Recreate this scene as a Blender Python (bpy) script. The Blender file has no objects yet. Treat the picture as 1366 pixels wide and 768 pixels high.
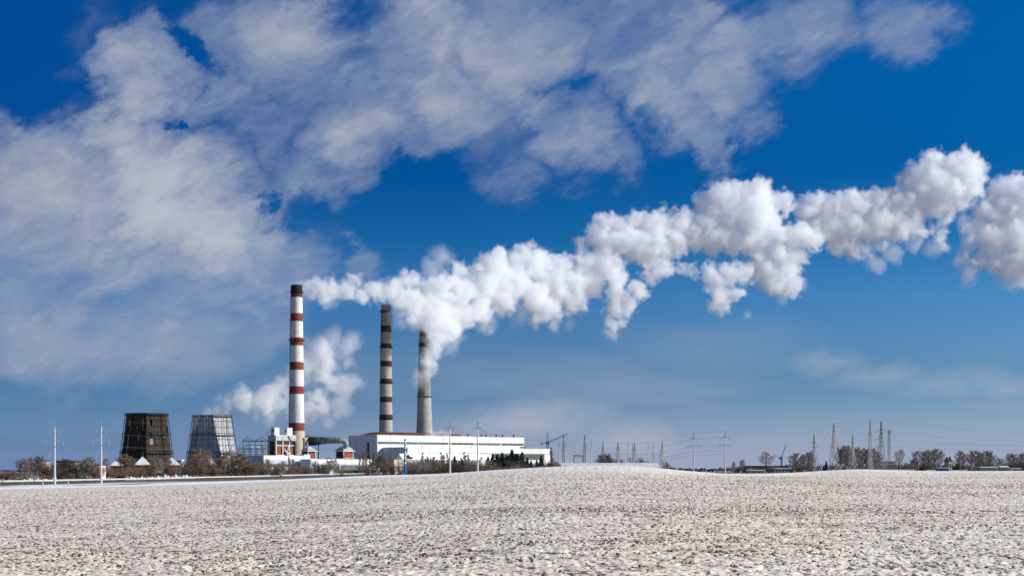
import bpy, bmesh, math, random
import numpy as np
from mathutils import Vector, Matrix

C = bpy.context.scene
COL = C.collection
R = math.radians

# ------------------------------------------------------------------ camera, sky, sun, exposure
K = 1897.0            # focal length in photo pixels (1366 wide)
HR = 620.0            # photo row of the horizon
SUN_EL, SUN_AZ = R(28), R(97)      # azimuth: clockwise from the viewing direction (+Y)
cam_d = bpy.data.cameras.new('camera')
cam = bpy.data.objects.new('camera', cam_d)
COL.objects.link(cam)
cam_d.sensor_width = 36.0
cam_d.lens = 36.0 * K / 1366.0
cam_d.shift_y = (HR - 384.0) / 1366.0
cam_d.clip_start = 0.5
cam_d.clip_end = 80000
cam.location = (0, 0, 0)
cam.rotation_euler = (R(90), 0, 0)
C.camera = cam

C.view_settings.view_transform = 'Standard'
C.view_settings.look = 'None'
C.view_settings.gamma = 1
C.view_settings.exposure = 0.35
C.view_settings.use_curve_mapping = False
C.render.engine = 'CYCLES'
cy = C.cycles
cy.max_bounces = 16
cy.diffuse_bounces = 3
cy.glossy_bounces = 2
cy.transmission_bounces = 4
cy.volume_bounces = 16
cy.transparent_max_bounces = 16
cy.volume_step_rate = 1.0
cy.use_adaptive_sampling = True
cy.adaptive_threshold = 0.015
cy.use_denoising = True
try:
    cy.denoiser = 'OPENIMAGEDENOISE'
    cy.denoising_prefilter = 'ACCURATE'
except Exception:
    pass

sun_dir = Vector((math.sin(SUN_AZ) * math.cos(SUN_EL), math.cos(SUN_AZ) * math.cos(SUN_EL), math.sin(SUN_EL)))
sd = bpy.data.lights.new('sun', 'SUN')
sd.energy = 4.7
sd.angle = R(0.53)
sd.color = (1.0, 0.965, 0.90)
sun = bpy.data.objects.new('sun', sd)
COL.objects.link(sun)
sun.location = (300, -100, 400)
sun.rotation_euler = (-sun_dir).to_track_quat('-Z', 'Y').to_euler()


class NT:
    """small node-tree writer"""
    def __init__(s, tree):
        s.t = tree
        s.n = tree.nodes
        s.l = tree.links

    def new(s, typ, ins=None, **props):
        nd = s.n.new(typ)
        for k, v in props.items():
            setattr(nd, k, v)
        for k, v in (ins or {}).items():
            s.put(nd.inputs[k], v)
        return nd

    def put(s, sock, v):
        if isinstance(v, bpy.types.NodeSocket):
            s.l.new(v, sock)
        elif isinstance(v, bpy.types.Node):
            s.l.new(next(o for o in v.outputs if o.enabled), sock)
        else:
            sock.default_value = v

    def math(s, op, a, b=None, c=None, clamp=False):
        nd = s.n.new('ShaderNodeMath')
        nd.operation = op
        nd.use_clamp = clamp
        s.put(nd.inputs[0], a)
        if b is not None:
            s.put(nd.inputs[1], b)
        if c is not None:
            s.put(nd.inputs[2], c)
        return nd.outputs[0]

    def vmath(s, op, a, b=None, scale=None):
        nd = s.n.new('ShaderNodeVectorMath')
        nd.operation = op
        s.put(nd.inputs[0], a)
        if b is not None:
            s.put(nd.inputs[1], b)
        if scale is not None:
            s.put(nd.inputs['Scale'], scale)
        return nd.outputs['Value'] if op in ('LENGTH', 'DISTANCE', 'DOT_PRODUCT') else nd.outputs['Vector']

    def smooth(s, v, lo, hi, a=0.0, b=1.0, kind='SMOOTHSTEP'):
        nd = s.n.new('ShaderNodeMapRange')
        nd.interpolation_type = kind
        s.put(nd.inputs[0], v)
        for i, q in enumerate((lo, hi, a, b)):
            s.put(nd.inputs[1 + i], q)
        return nd.outputs[0]

    def mix(s, f, a, b, blend='MIX'):
        nd = s.n.new('ShaderNodeMix')
        nd.data_type = 'RGBA'
        nd.blend_type = blend
        s.put(nd.inputs[0], f)
        s.put(nd.inputs[6], a)
        s.put(nd.inputs[7], b)
        return nd.outputs[2]

    def noise(s, vec, scale, detail=4.0, rough=0.55, lac=2.0, dist=0.0, out=0):
        nd = s.n.new('ShaderNodeTexNoise')
        s.put(nd.inputs['Vector'], vec)
        s.put(nd.inputs['Scale'], scale)
        nd.inputs['Detail'].default_value = detail
        nd.inputs['Roughness'].default_value = rough
        nd.inputs['Lacunarity'].default_value = lac
        nd.inputs['Distortion'].default_value = dist
        return nd.outputs[out]


def px_dir(px, row):
    v = Vector(((px - 683.0) / K, 1.0, (HR - row) / K))
    return v.normalized()


def build_world():
    w = bpy.data.worlds.new('World')
    C.world = w
    w.use_nodes = True
    t = NT(w.node_tree)
    t.n.clear()
    co = t.new('ShaderNodeTexCoord')
    d = t.vmath('NORMALIZE', co.outputs['Generated'])
    sx = t.new('ShaderNodeSeparateXYZ', {0: d})
    z = sx.outputs[2]
    sky = t.new('ShaderNodeTexSky', sky_type='NISHITA', sun_disc=False, sun_elevation=SUN_EL, sun_rotation=SUN_AZ)
    sky.altitude = 150
    sky.air_density = 1.0
    sky.dust_density = 0.6
    sky.ozone_density = 2.0
    # polarised, deep blue clear air: tint by elevation only
    ramp = t.new('ShaderNodeValToRGB', {0: z})
    cr = ramp.color_ramp
    stops = [(-0.0, (0.40, 0.68, 1.65)), (0.012, (0.29, 0.53, 1.25)), (0.035, (0.23, 0.46, 0.98)), (0.063, (0.19, 0.41, 0.80)), (0.09, (0.17, 0.42, 0.80)), (0.115, (0.13, 0.42, 0.84)),
             (0.155, (0.035, 0.33, 0.72)), (0.20, (0.004, 0.26, 0.66)), (0.27, (0.001, 0.31, 0.76)), (0.5, (0.02, 0.36, 0.80))]
    while len(cr.elements) < len(stops):
        cr.elements.new(0.5)
    for e, (p, c) in zip(cr.elements, stops):
        e.position = p
        e.color = (*c, 1)
    blue = t.mix(1.0, sky.outputs[0], ramp.outputs[0], 'MULTIPLY')
    # deepest away from the sun's side
    side = t.smooth(sx.outputs[0], -0.45, 0.45, 0.0, 1.0, 'LINEAR')
    blue = t.mix(1.0, blue, t.mix(side, (0.62, 0.74, 0.86, 1), (1.75, 1.42, 1.25, 1)), 'MULTIPLY')
    # a soft broken cloud sheet
    qa = t.vmath('DOT_PRODUCT', d, (0.93, 0.0, 0.37))
    qb = t.vmath('DOT_PRODUCT', d, (-0.37, 0.0, 0.93))
    q = t.new('ShaderNodeCombineXYZ', {0: t.math('MULTIPLY', qa, 0.66), 1: t.math('MULTIPLY', sx.outputs[1], 0.9), 2: t.math('MULTIPLY', qb, 1.25)}).outputs[0]
    warp = t.noise(q, 12.0, 8, 0.62, out=1)
    wv = t.vmath('SUBTRACT', warp, (0.5, 0.5, 0.5))
    qw = t.vmath('ADD', q, t.vmath('SCALE', wv, scale=0.07))
    n1 = t.noise(qw, 13.0, 9, 0.58)
    n2 = t.noise(t.vmath('ADD', qw, (7.3, 2.1, 0)), 34.0, 7, 0.62)
    nd = t.vmath('ADD', d, t.vmath('SCALE', wv, scale=0.13))
    def blob(px, row, r, inner=0.25):
        c = px_dir(px, row)
        dist = t.vmath('DISTANCE', nd, tuple(c))
        return t.smooth(dist, r / K * inner, r / K, 1.0, 0.0)
    cover = None
    # the bank of altocumulus upper left, its tail to the upper right
    for px, row, r, k in CLOUD_BLOBS:
        b = t.math('MULTIPLY', blob(px, row, r), k)
        cover = b if cover is None else t.math('MAXIMUM', cover, b)
    for px, row, r, k in CLOUD_HOLES:
        cover = t.math('SUBTRACT', cover, t.math('MULTIPLY', blob(px, row, r, 0.35), k))
    # beyond the picture the same broken sheet goes on
    away = t.smooth(t.vmath('DISTANCE', d, tuple(px_dir(683, 330))), 0.46, 0.75)
    cover = t.math('MAXIMUM', cover, t.math('MULTIPLY', away, 0.36))
    amt = t.math('ADD', cover, t.math('MULTIPLY', t.math('SUBTRACT', n1, 0.5), 1.55))
    amt = t.math('ADD', amt, t.math('MULTIPLY', t.math('SUBTRACT', n2, 0.5), 0.75))
    dens = t.math('MULTIPLY', t.smooth(amt, -0.05, 1.10), t.smooth(cover, 0.05, 0.50))
    # thin veil low over the horizon
    veil_v = t.vmath('MULTIPLY', d, (3.0, 3.0, 22.0))
    vn = t.noise(veil_v, 1.0, 5, 0.55)
    veil = t.math('MULTIPLY', t.smooth(vn, 0.40, 0.72), t.math('MULTIPLY', t.smooth(z, 0.11, 0.03), t.smooth(z, -0.01, 0.02)))
    wisp = None
    for px, row, r, k in VEIL_BLOBS:
        c = px_dir(px, row)
        dv = t.vmath('MULTIPLY', t.vmath('SUBTRACT', t.vmath('ADD', d, t.vmath('SCALE', wv, scale=0.05)), tuple(c)), (0.28, 0.28, 1.0))
        b = t.math('MULTIPLY', t.smooth(t.vmath('LENGTH', dv), 0.0, r / K, 1.0, 0.0), k)
        wisp = b if wisp is None else t.math('MAXIMUM', wisp, b)
    wisp = t.math('MULTIPLY', wisp, t.smooth(vn, 0.2, 0.6, 0.5, 1.0))
    bright = t.math('MAXIMUM', blob(245, 285, 150, 0.1), t.math('MULTIPLY', blob(175, 140, 110, 0.1), 0.45))
    thick = t.smooth(amt, 0.55, 1.15)
    ccol = t.mix(thick, (0.285, 0.345, 0.475, 1), (0.385, 0.42, 0.495, 1))
    ccol = t.mix(t.math('MULTIPLY', bright, t.smooth(n2, 0.25, 0.6, 0.5, 1.0)), ccol, (0.49, 0.53, 0.60, 1))
    ccol = t.mix(t.smooth(n2, 0.5, 0.72, 0.0, 0.25), ccol, (0.50, 0.54, 0.63, 1))
    bg1 = t.new('ShaderNodeBackground', {0: blue, 1: 0.078})
    bg2 = t.new('ShaderNodeBackground', {0: ccol, 1: 0.80})
    bg3 = t.new('ShaderNodeBackground', {0: (0.42, 0.46, 0.56, 1), 1: 0.80})
    low = t.math('MAXIMUM', t.math('MULTIPLY', veil, t.smooth(sx.outputs[0], -0.3, 0.0, 0.10, 0.45)), wisp)
    haze = t.math('MULTIPLY', t.smooth(z, 0.060, 0.0), t.smooth(sx.outputs[0], -0.32, 0.05, 0.10, 0.55))
    low = t.math('MAXIMUM', low, haze)
    m1 = t.new('ShaderNodeMixShader', {0: low, 1: bg1.outputs[0], 2: bg3.outputs[0]})
    m2 = t.new('ShaderNodeMixShader', {0: t.math('MULTIPLY', dens, 0.93), 1: m1.outputs[0], 2: bg2.outputs[0]})
    out = t.new('ShaderNodeOutputWorld', {0: m2.outputs[0]})


CLOUD_BLOBS = [
    (60, 310, 200, 0.78), (80, 400, 190, 0.78), (180, 120, 95, 0.82), (245, 280, 170, 1.0), (200, 380, 190, 0.74),
    (340, 320, 140, 0.68), (160, 180, 80, 0.75), (20, 210, 70, 0.40), (400, 60, 150, 0.80), (350, 180, 110, 0.66), (220, 40, 60, 0.5),
    (470, 150, 140, 0.78), (560, 60, 150, 0.80), (620, 150, 120, 0.72), (700, 50, 150, 0.78), (760, 170, 110, 0.62), (820, 60, 140, 0.74),
    (900, 120, 120, 0.72), (990, 90, 120, 0.80), (950, 190, 60, 0.62), (1080, 40, 120, 0.68), (1200, 25, 95, 0.60), (1010, 150, 60, 0.5),
    (660, 215, 90, 0.5), (480, 345, 70, 0.5), (60, 440, 120, 0.6), (320, 390, 130, 0.55), (820, 222, 60, 0.42), (420, 230, 100, 0.62), (880, 20, 120, 0.6),
    (75, 95, 75, 0.36), (40, 20, 80, 0.26), (225, 100, 80, 0.72), (300, 130, 90, 0.70), (310, 40, 80, 0.62), (110, 40, 80, 0.30), (150, 450, 90, 0.5), (570, 195, 80, 0.55), (410, 300, 90, 0.5), (20, 200, 90, 0.5),
]
CLOUD_HOLES = [(252, 172, 30, 0.7), (265, 55, 26, 0.35), (50, 130, 60, 0.3), (430, 290, 50, 0.35), (560, 275, 70, 0.75), (360, 275, 28, 0.45), (880, 165, 34, 0.3), (50, 40, 80, 0.4), (750, 125, 40, 0.25)]
VEIL_BLOBS = [(700, 565, 55, 0.95), (850, 585, 50, 0.85), (610, 580, 44, 0.70), (1100, 484, 24, 0.46), (1175, 506, 28, 0.52), (1260, 520, 32, 0.48), (1340, 516, 28, 0.44), (980, 590, 36, 0.36),
              (950, 470, 60, 0.22), (1180, 570, 30, 0.25), (420, 520, 60, 0.20), (220, 470, 60, 0.36), (60, 470, 60, 0.36)]
build_world()


# ------------------------------------------------------------------ helpers: names, tags, meshes
def X(px, Y):
    return (px - 683.0) / K * Y


def Z(row, Y):
    return (HR - row) / K * Y


BASE = -8.0      # level of the plain the plant stands on


def tag(o, label=None, cat=None, group=None, kind=None):
    for k, v in (('label', label), ('category', cat), ('group', group), ('kind', kind)):
        if v:
            o[k] = v
    return o


def thing(name, label, cat, loc=(0, 0, 0), rz=0.0, group=None):
    o = bpy.data.objects.new(name, None)
    o.empty_display_size = 1.0
    COL.objects.link(o)
    o.location = loc
    o.rotation_euler = (0, 0, rz)
    return tag(o, label, cat, group)


class MB:
    """collects faces of one mesh"""
    def __init__(s):
        s.v, s.f, s.m = [], [], []

    def face(s, pts, mi=0):
        n = len(s.v)
        s.v += [tuple(p) for p in pts]
        s.f.append(tuple(range(n, n + len(pts))))
        s.m.append(mi)

    def box(s, x0, x1, y0, y1, z0, z1, mi=0, M=None):
        n = len(s.v)
        P = [(x, y, z) for z in (z0, z1) for x, y in ((x0, y0), (x1, y0), (x1, y1), (x0, y1))]
        if M is not None:
            P = [tuple(M @ Vector(p)) for p in P]
        s.v += P
        for f in ((0, 3, 2, 1), (4, 5, 6, 7), (0, 1, 5, 4), (1, 2, 6, 5), (2, 3, 7, 6), (3, 0, 4, 7)):
            s.f.append(tuple(n + i for i in f))
            s.m.append(mi)
        return s

    def bar(s, a, b, w, n=4, w2=None, mi=0, cap=True):
        a, b = Vector(a), Vector(b)
        d = b - a
        if d.length < 1e-6:
            return s
        d.normalize()
        up = Vector((0, 0, 1)) if abs(d.z) < 0.9 else Vector((1, 0, 0))
        e = d.cross(up).normalized()
        g = d.cross(e)
        k = len(s.v)
        w2 = w if w2 is None else w2
        for p, r in ((a, w), (b, w2)):
            for i in range(n):
                t = 2 * math.pi * (i + 0.5) / n
                s.v.append(tuple(p + (e * math.cos(t) + g * math.sin(t)) * r))
        for i in range(n):
            j = (i + 1) % n
            s.f.append((k + i, k + j, k + n + j, k + n + i))
            s.m.append(mi)
        if cap and n > 2:
            s.f.append(tuple(k + i for i in reversed(range(n))))
            s.f.append(tuple(k + n + i for i in range(n)))
            s.m += [mi, mi]
        return s

    def tube(s, pts, r, n=6, mi=0):
        """one connected tube along a polyline; r a number or list"""
        pts = [Vector(p) for p in pts]
        k = len(s.v)
        e = None
        for q, p in enumerate(pts):
            d = (pts[min(q + 1, len(pts) - 1)] - pts[max(q - 1, 0)]).normalized()
            if e is None:
                up = Vector((0, 0, 1)) if abs(d.z) < 0.9 else Vector((1, 0, 0))
                e = d.cross(up).normalized()
            else:
                e = (e - d * e.dot(d)).normalized()
            g = d.cross(e)
            rr = r[q] if isinstance(r, (list, tuple)) else r
            for i in range(n):
                t = 2 * math.pi * i / n
                s.v.append(tuple(p + (e * math.cos(t) + g * math.sin(t)) * rr))
        for q in range(len(pts) - 1):
            for i in range(n):
                j = (i + 1) % n
                a = k + q * n
                s.f.append((a + i, a + j, a + n + j, a + n + i))
                s.m.append(mi)
        s.f.append(tuple(k + i for i in reversed(range(n))))
        s.f.append(tuple(k + (len(pts) - 1) * n + i for i in range(n)))
        s.m += [mi, mi]
        return s

    def lathe(s, prof, n=40, mi=0, cx=0, cy=0, a0=0.0):
        """prof: (r, z) pairs, open shell"""
        k = len(s.v)
        for r, z in prof:
            for i in range(n):
                t = 2 * math.pi * i / n + a0
                s.v.append((cx + math.cos(t) * r, cy + math.sin(t) * r, z))
        for q in range(len(prof) - 1):
            for i in range(n):
                j = (i + 1) % n
                a = k + q * n
                s.f.append((a + i, a + j, a + n + j, a + n + i))
                s.m.append(mi)
        return s

    def prism(s, poly, y0, y1, mi=0):
        """poly in x,z extruded along y"""
        n, k = len(poly), len(s.v)
        s.v += [(x, y0, z) for x, z in poly] + [(x, y1, z) for x, z in poly]
        s.f += [tuple(k + i for i in range(n)), tuple(k + n + i for i in reversed(range(n)))]
        s.f += [(k + (i + 1) % n, k + i, k + n + i, k + n + (i + 1) % n) for i in range(n)]
        s.m += [mi] * (n + 2)
        return s

    def mesh(s, name, mats, smooth=False):
        me = bpy.data.meshes.new(name)
        me.from_pydata(s.v, [], s.f)
        for m in (mats if isinstance(mats, (list, tuple)) else [mats]):
            me.materials.append(m)
        if any(s.m):
            me.polygons.foreach_set('material_index', s.m)
        if smooth:
            me.polygons.foreach_set('use_smooth', [True] * len(s.f))
        me.update()
        return me

    def build(s, name, mats, parent=None, smooth=False, loc=None):
        return put(name, s.mesh(name, mats, smooth), parent, loc)


def put(name, me, parent=None, loc=None, rz=None):
    o = bpy.data.objects.new(name, me)
    COL.objects.link(o)
    if parent:
        o.parent = parent
    if loc is not None:
        o.location = loc
    if rz is not None:
        o.rotation_euler = (0, 0, rz)
    return o


def bx(name, mat, parent, *a, **k):
    return MB().box(*a).build(name, mat, parent)


def copy_thing(root, loc, rz=0.0, scale=None, label=None, group=None):
    r = root.copy()
    COL.objects.link(r)
    r.location = loc
    r.rotation_euler = (0, 0, rz)
    if scale is not None:
        r.scale = scale
    if label:
        r['label'] = label
    if group:
        r['group'] = group
    for ch in list(root.children):
        c = ch.copy()
        COL.objects.link(c)
        c.parent = r
        for g in list(ch.children):
            d = g.copy()
            COL.objects.link(d)
            d.parent = c
    return r


def nth(i):
    return ['first', 'second', 'third', 'fourth', 'fifth', 'sixth', 'seventh', 'eighth', 'ninth', 'tenth', 'eleventh', 'twelfth', 'thirteenth', 'fourteenth',
            'fifteenth', 'sixteenth', 'seventeenth', 'eighteenth', 'nineteenth', 'twentieth', 'twenty-first', 'twenty-second', 'twenty-third', 'twenty-fourth',
            'twenty-fifth', 'twenty-sixth', 'twenty-seventh', 'twenty-eighth', 'twenty-ninth', 'thirtieth'][i]


# ------------------------------------------------------------------ materials
def mat(name, c1, c2=None, scale=0.4, rough=0.8, metal=0.0, streak=0.0, lines=0.0, dark=(0.05, 0.045, 0.04), spec=0.3, alpha=None, bump=0.0):
    """procedural surface: two tones by noise, optional run-down dirt streaks and horizontal joint lines every LINES metres"""
    m = bpy.data.materials.new(name)
    m.use_nodes = True
    t = NT(m.node_tree)
    b = m.node_tree.nodes['Principled BSDF']
    co = t.new('ShaderNodeTexCoord').outputs['Object']
    n = t.noise(co, scale, 6, 0.6)
    c2 = c2 or tuple(x * 0.8 for x in c1)
    col = t.mix(t.smooth(n, 0.3, 0.7), (*c1, 1), (*c2, 1))
    if streak:
        v = t.vmath('MULTIPLY', co, (1.0, 1.0, 0.06))
        n2 = t.noise(v, 1.1, 5, 0.65)
        n3 = t.noise(co, 0.11, 3, 0.6)
        f = t.math('MULTIPLY', t.math('MULTIPLY', t.smooth(n2, 0.48, 0.72), t.smooth(n3, 0.38, 0.62)), streak)
        col = t.mix(f, col, (*dark, 1))
    if lines:
        sep = t.new('ShaderNodeSeparateXYZ', {0: co})
        fr = t.math('FRACT', t.math('DIVIDE', sep.outputs[2], lines))
        f = t.math('MULTIPLY', t.smooth(t.math('ABSOLUTE', t.math('SUBTRACT', fr, 0.5)), 0.42, 0.49), t.math('MULTIPLY', t.smooth(t.noise(co, 0.35, 3), 0.35, 0.65), 0.5))
        col = t.mix(f, col, (*[x * 0.4 for x in c1], 1))
    t.put(b.inputs['Base Color'], col)
    t.put(b.inputs['Roughness'], t.smooth(n, 0.2, 0.8, max(rough - 0.1, 0.05), min(rough + 0.1, 1), 'LINEAR'))
    b.inputs['Metallic'].default_value = metal
    b.inputs['Specular IOR Level'].default_value = spec
    if bump:
        bp = t.new('ShaderNodeBump', {'Height': t.noise(co, scale * 4, 5, 0.6), 'Distance': bump, 'Strength': 0.6})
        t.put(b.inputs['Normal'], bp.outputs[0])
    return m


M = dict(
    white_paint=mat('white_paint', (0.70, 0.69, 0.66), (0.56, 0.545, 0.51), 0.25, 0.7, streak=0.75, lines=2.6, dark=(0.26, 0.22, 0.18)),
    red_paint=mat('red_paint', (0.22, 0.045, 0.03), (0.16, 0.032, 0.022), 0.3, 0.75, streak=0.25),
    sooty_red=mat('sooty_red', (0.10, 0.025, 0.018), (0.05, 0.016, 0.013), 0.3, 0.8, streak=0.6, dark=(0.012, 0.01, 0.01)),
    dark_red=mat('dark_red', (0.055, 0.014, 0.014), (0.038, 0.011, 0.011), 0.3, 0.8, streak=0.3),
    soot=mat('soot', (0.028, 0.015, 0.013), (0.016, 0.013, 0.012), 0.5, 0.9),
    concrete=mat('concrete', (0.37, 0.355, 0.32), (0.28, 0.27, 0.245), 0.2, 0.85, streak=0.6, lines=2.5, dark=(0.14, 0.125, 0.10)),
    concrete_dark=mat('concrete_dark', (0.27, 0.26, 0.235), (0.18, 0.175, 0.16), 0.2, 0.85, streak=0.75, lines=2.5, dark=(0.07, 0.065, 0.055)),
    concrete_beige=mat('concrete_beige', (0.52, 0.45, 0.34), (0.45, 0.39, 0.30), 0.3, 0.85),
    steel=mat('steel', (0.10, 0.10, 0.105), (0.06, 0.055, 0.055), 0.8, 0.6, 0.3),
    black_steel=mat('black_steel', (0.022, 0.022, 0.024), (0.014, 0.013, 0.013), 0.8, 0.7),
    rust=mat('rust', (0.20, 0.085, 0.05), (0.11, 0.05, 0.035), 0.8, 0.85),
    rust_dark=mat('rust_dark', (0.11, 0.035, 0.025), (0.06, 0.022, 0.018), 0.5, 0.85),
    silver_clad=mat('silver_clad', (0.54, 0.55, 0.55), (0.43, 0.44, 0.44), 0.5, 0.6, 0.15, streak=0.5, dark=(0.16, 0.15, 0.14)),
    duct_steel=mat('duct_steel', (0.34, 0.34, 0.33), (0.18, 0.18, 0.18), 0.4, 0.6, 0.2, streak=0.5, dark=(0.05, 0.05, 0.05)),
    dark_board_and_shade=mat('dark_board_and_shade', (0.026, 0.019, 0.014), (0.055, 0.038, 0.025), 0.5, 0.9),  # dark wood, also laid on sunless tower faces to paint their shade
    brown_board=mat('brown_board', (0.090, 0.056, 0.030), (0.03, 0.019, 0.012), 0.5, 0.9, streak=0.5, dark=(0.02, 0.014, 0.01)),
    pale_board=mat('pale_board', (0.34, 0.31, 0.27), (0.2, 0.17, 0.14), 0.6, 0.9),
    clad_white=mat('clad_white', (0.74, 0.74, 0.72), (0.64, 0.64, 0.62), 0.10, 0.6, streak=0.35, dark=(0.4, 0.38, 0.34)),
    clad_blue_and_shade=mat('clad_blue_and_shade', (0.46, 0.55, 0.66), (0.40, 0.49, 0.60), 0.15, 0.6, streak=0.2, dark=(0.3, 0.3, 0.3)),  # pale blue cladding, also the painted shade of sunless side walls
    clad_grey=mat('clad_grey', (0.52, 0.53, 0.52), (0.38, 0.38, 0.36), 0.3, 0.65, streak=0.4, dark=(0.2, 0.17, 0.14)),
    dark_roof=mat('dark_roof', (0.07, 0.045, 0.04), (0.04, 0.03, 0.028), 0.4, 0.9),
    red_roof=mat('red_roof', (0.22, 0.07, 0.055), (0.15, 0.05, 0.04), 0.6, 0.85),
    brick_red=mat('brick_red', (0.30, 0.075, 0.045), (0.20, 0.05, 0.032), 0.6, 0.85, streak=0.4, dark=(0.08, 0.03, 0.02)),
    beige_wall=mat('beige_wall', (0.52, 0.45, 0.34), (0.42, 0.36, 0.28), 0.3, 0.85),
    cream_wall=mat('cream_wall', (0.62, 0.55, 0.42), (0.52, 0.46, 0.35), 0.3, 0.85),
    grey_wall=mat('grey_wall', (0.40, 0.39, 0.38), (0.3, 0.3, 0.29), 0.3, 0.85),
    snow=mat('snow', (0.86, 0.87, 0.89), (0.80, 0.80, 0.81), 0.2, 0.75, bump=0.3),
    old_snow=mat('old_snow', (0.66, 0.65, 0.64), (0.5, 0.48, 0.46), 0.35, 0.85, bump=0.3),
    glass=mat('glass', (0.05, 0.07, 0.065), (0.09, 0.11, 0.09), 0.25, 0.25, spec=0.6),
    glass_green=mat('glass_green', (0.12, 0.16, 0.14), (0.06, 0.08, 0.07), 0.5, 0.25, spec=0.6),
    sky_blue=mat('sky_blue_paint', (0.03, 0.22, 0.48), (0.025, 0.18, 0.40), 0.6, 0.6),
    crane_blue=mat('crane_blue', (0.03, 0.19, 0.36), (0.03, 0.15, 0.28), 0.6, 0.6),
    pole_concrete=mat('pole_concrete', (0.50, 0.49, 0.48), (0.42, 0.41, 0.40), 0.5, 0.8),
    galvanised=mat('galvanised', (0.55, 0.54, 0.50), (0.42, 0.41, 0.38), 0.8, 0.6, 0.1),
    pylon_dark=mat('pylon_dark', (0.30, 0.31, 0.32), (0.22, 0.23, 0.23), 0.8, 0.6, 0.1),
    insulator=mat('insulator', (0.22, 0.36, 0.28), (0.18, 0.30, 0.24), 2.0, 0.4),
    cable=mat('cable', (0.16, 0.16, 0.16), (0.12, 0.12, 0.12), 0.5, 0.6),
    soil=mat('soil', (0.20, 0.16, 0.125), (0.07, 0.056, 0.046), 3.5, 0.95),
    asphalt=mat('asphalt', (0.06, 0.06, 0.062), (0.04, 0.04, 0.042), 0.5, 0.9),
    dry_grass=mat('dry_grass', (0.10, 0.08, 0.055), (0.05, 0.042, 0.034), 0.5, 0.95),
    orange=mat('orange_paint', (0.55, 0.34, 0.22), (0.45, 0.28, 0.18), 1.0, 0.7),
    sign_blue=mat('sign_blue', (0.03, 0.10, 0.40), (0.03, 0.08, 0.32), 1.0, 0.5),
    red_car=mat('red_car_paint', (0.25, 0.035, 0.025), (0.2, 0.03, 0.02), 1.0, 0.35, spec=0.5),
    rubber=mat('rubber', (0.02, 0.02, 0.02), (0.015, 0.015, 0.015), 1.0, 0.9),
    bark=mat('bark', (0.105, 0.078, 0.055), (0.065, 0.048, 0.036), 1.5, 0.95),
    bark_dark=mat('bark_dark', (0.05, 0.038, 0.028), (0.03, 0.023, 0.018), 1.5, 0.95),
    bark_pale=mat('bark_pale', (0.34, 0.30, 0.25), (0.22, 0.19, 0.16), 1.5, 0.9),
    twig_brown=mat('twig_brown', (0.27, 0.19, 0.125), (0.17, 0.12, 0.08), 0.9, 0.95),
    twig_red=mat('twig_red', (0.30, 0.17, 0.11), (0.20, 0.115, 0.075), 0.9, 0.95),
    twig_grey=mat('twig_grey', (0.30, 0.255, 0.215), (0.20, 0.17, 0.145), 0.9, 0.95),
    twig_dark=mat('twig_dark', (0.13, 0.098, 0.075), (0.08, 0.062, 0.05), 0.9, 0.95),
    needle=mat('needle', (0.030, 0.048, 0.034), (0.016, 0.028, 0.02), 0.9, 0.9),
    far_wood=mat('far_wood', (0.055, 0.055, 0.06), (0.035, 0.037, 0.045), 0.05, 0.95),
)


# ------------------------------------------------------------------ ground: hill, plain, ploughed field under a dusting of snow
def vnoise(x, y, seed):
    """smooth value noise, -1..1"""
    xi, yi = np.floor(x).astype(np.int64), np.floor(y).astype(np.int64)
    fx, fy = x - xi, y - yi
    fx, fy = fx * fx * (3 - 2 * fx), fy * fy * (3 - 2 * fy)

    def h(a, b):
        n = (a * 374761393 + b * 668265263 + seed * 1442695041) & 0xFFFFFFFF
        n = ((n ^ (n >> 13)) * 1274126177) & 0xFFFFFFFF
        n = n ^ (n >> 16)
        return (n & 0xFFFF) / 32767.5 - 1
    return (h(xi, yi) * (1 - fx) + h(xi + 1, yi) * fx) * (1 - fy) + (h(xi, yi + 1) * (1 - fx) + h(xi + 1, yi + 1) * fx) * fy


CR_PX = [-140, 0, 100, 200, 340, 500, 560, 600, 640, 700, 760, 820, 860, 880, 920, 960, 1000, 1060, 1100, 1130, 1160, 1200, 1240, 1366, 1500]
CR_ROW = [655, 650, 648, 645.5, 641, 633.5, 632, 630.3, 627.4, 623.6, 620.8, 620.0, 621.8, 623.4, 627, 629.6, 630.8, 630, 627.2, 625.4, 625.4, 626.8, 627.8, 627.6, 627.6]
CR_D = [480, 480, 480, 480, 480, 420, 390, 370, 350, 320, 305, 300, 300, 300, 315, 340, 380, 430, 500, 520, 520, 520, 520, 520, 520]
CR_U = (np.array(CR_PX) - 683.0) / K
uu = np.linspace(CR_U[0], CR_U[-1], 400)
def _soft(vals):
    v = np.interp(uu, CR_U, vals)
    k = np.ones(13) / 13
    return np.convolve(np.pad(v, 6, mode='edge'), k, 'valid')
CREST_ROW, CREST_D = _soft(CR_ROW), _soft(CR_D)
_s = (-(CREST_ROW - HR) / K * CREST_D + 2.1) / CREST_D
for _i in range(3):
    _s = np.convolve(np.pad(_s, 40, mode='edge'), np.ones(81) / 81, 'valid')
SLOPE_NEAR = _s


def crest(u):
    return np.interp(u, uu, CREST_ROW), np.interp(u, uu, CREST_D)


def sstep(a, b, x):
    t = np.clip((x - a) / (b - a), 0, 1)
    return t * t * (3 - 2 * t)


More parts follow.
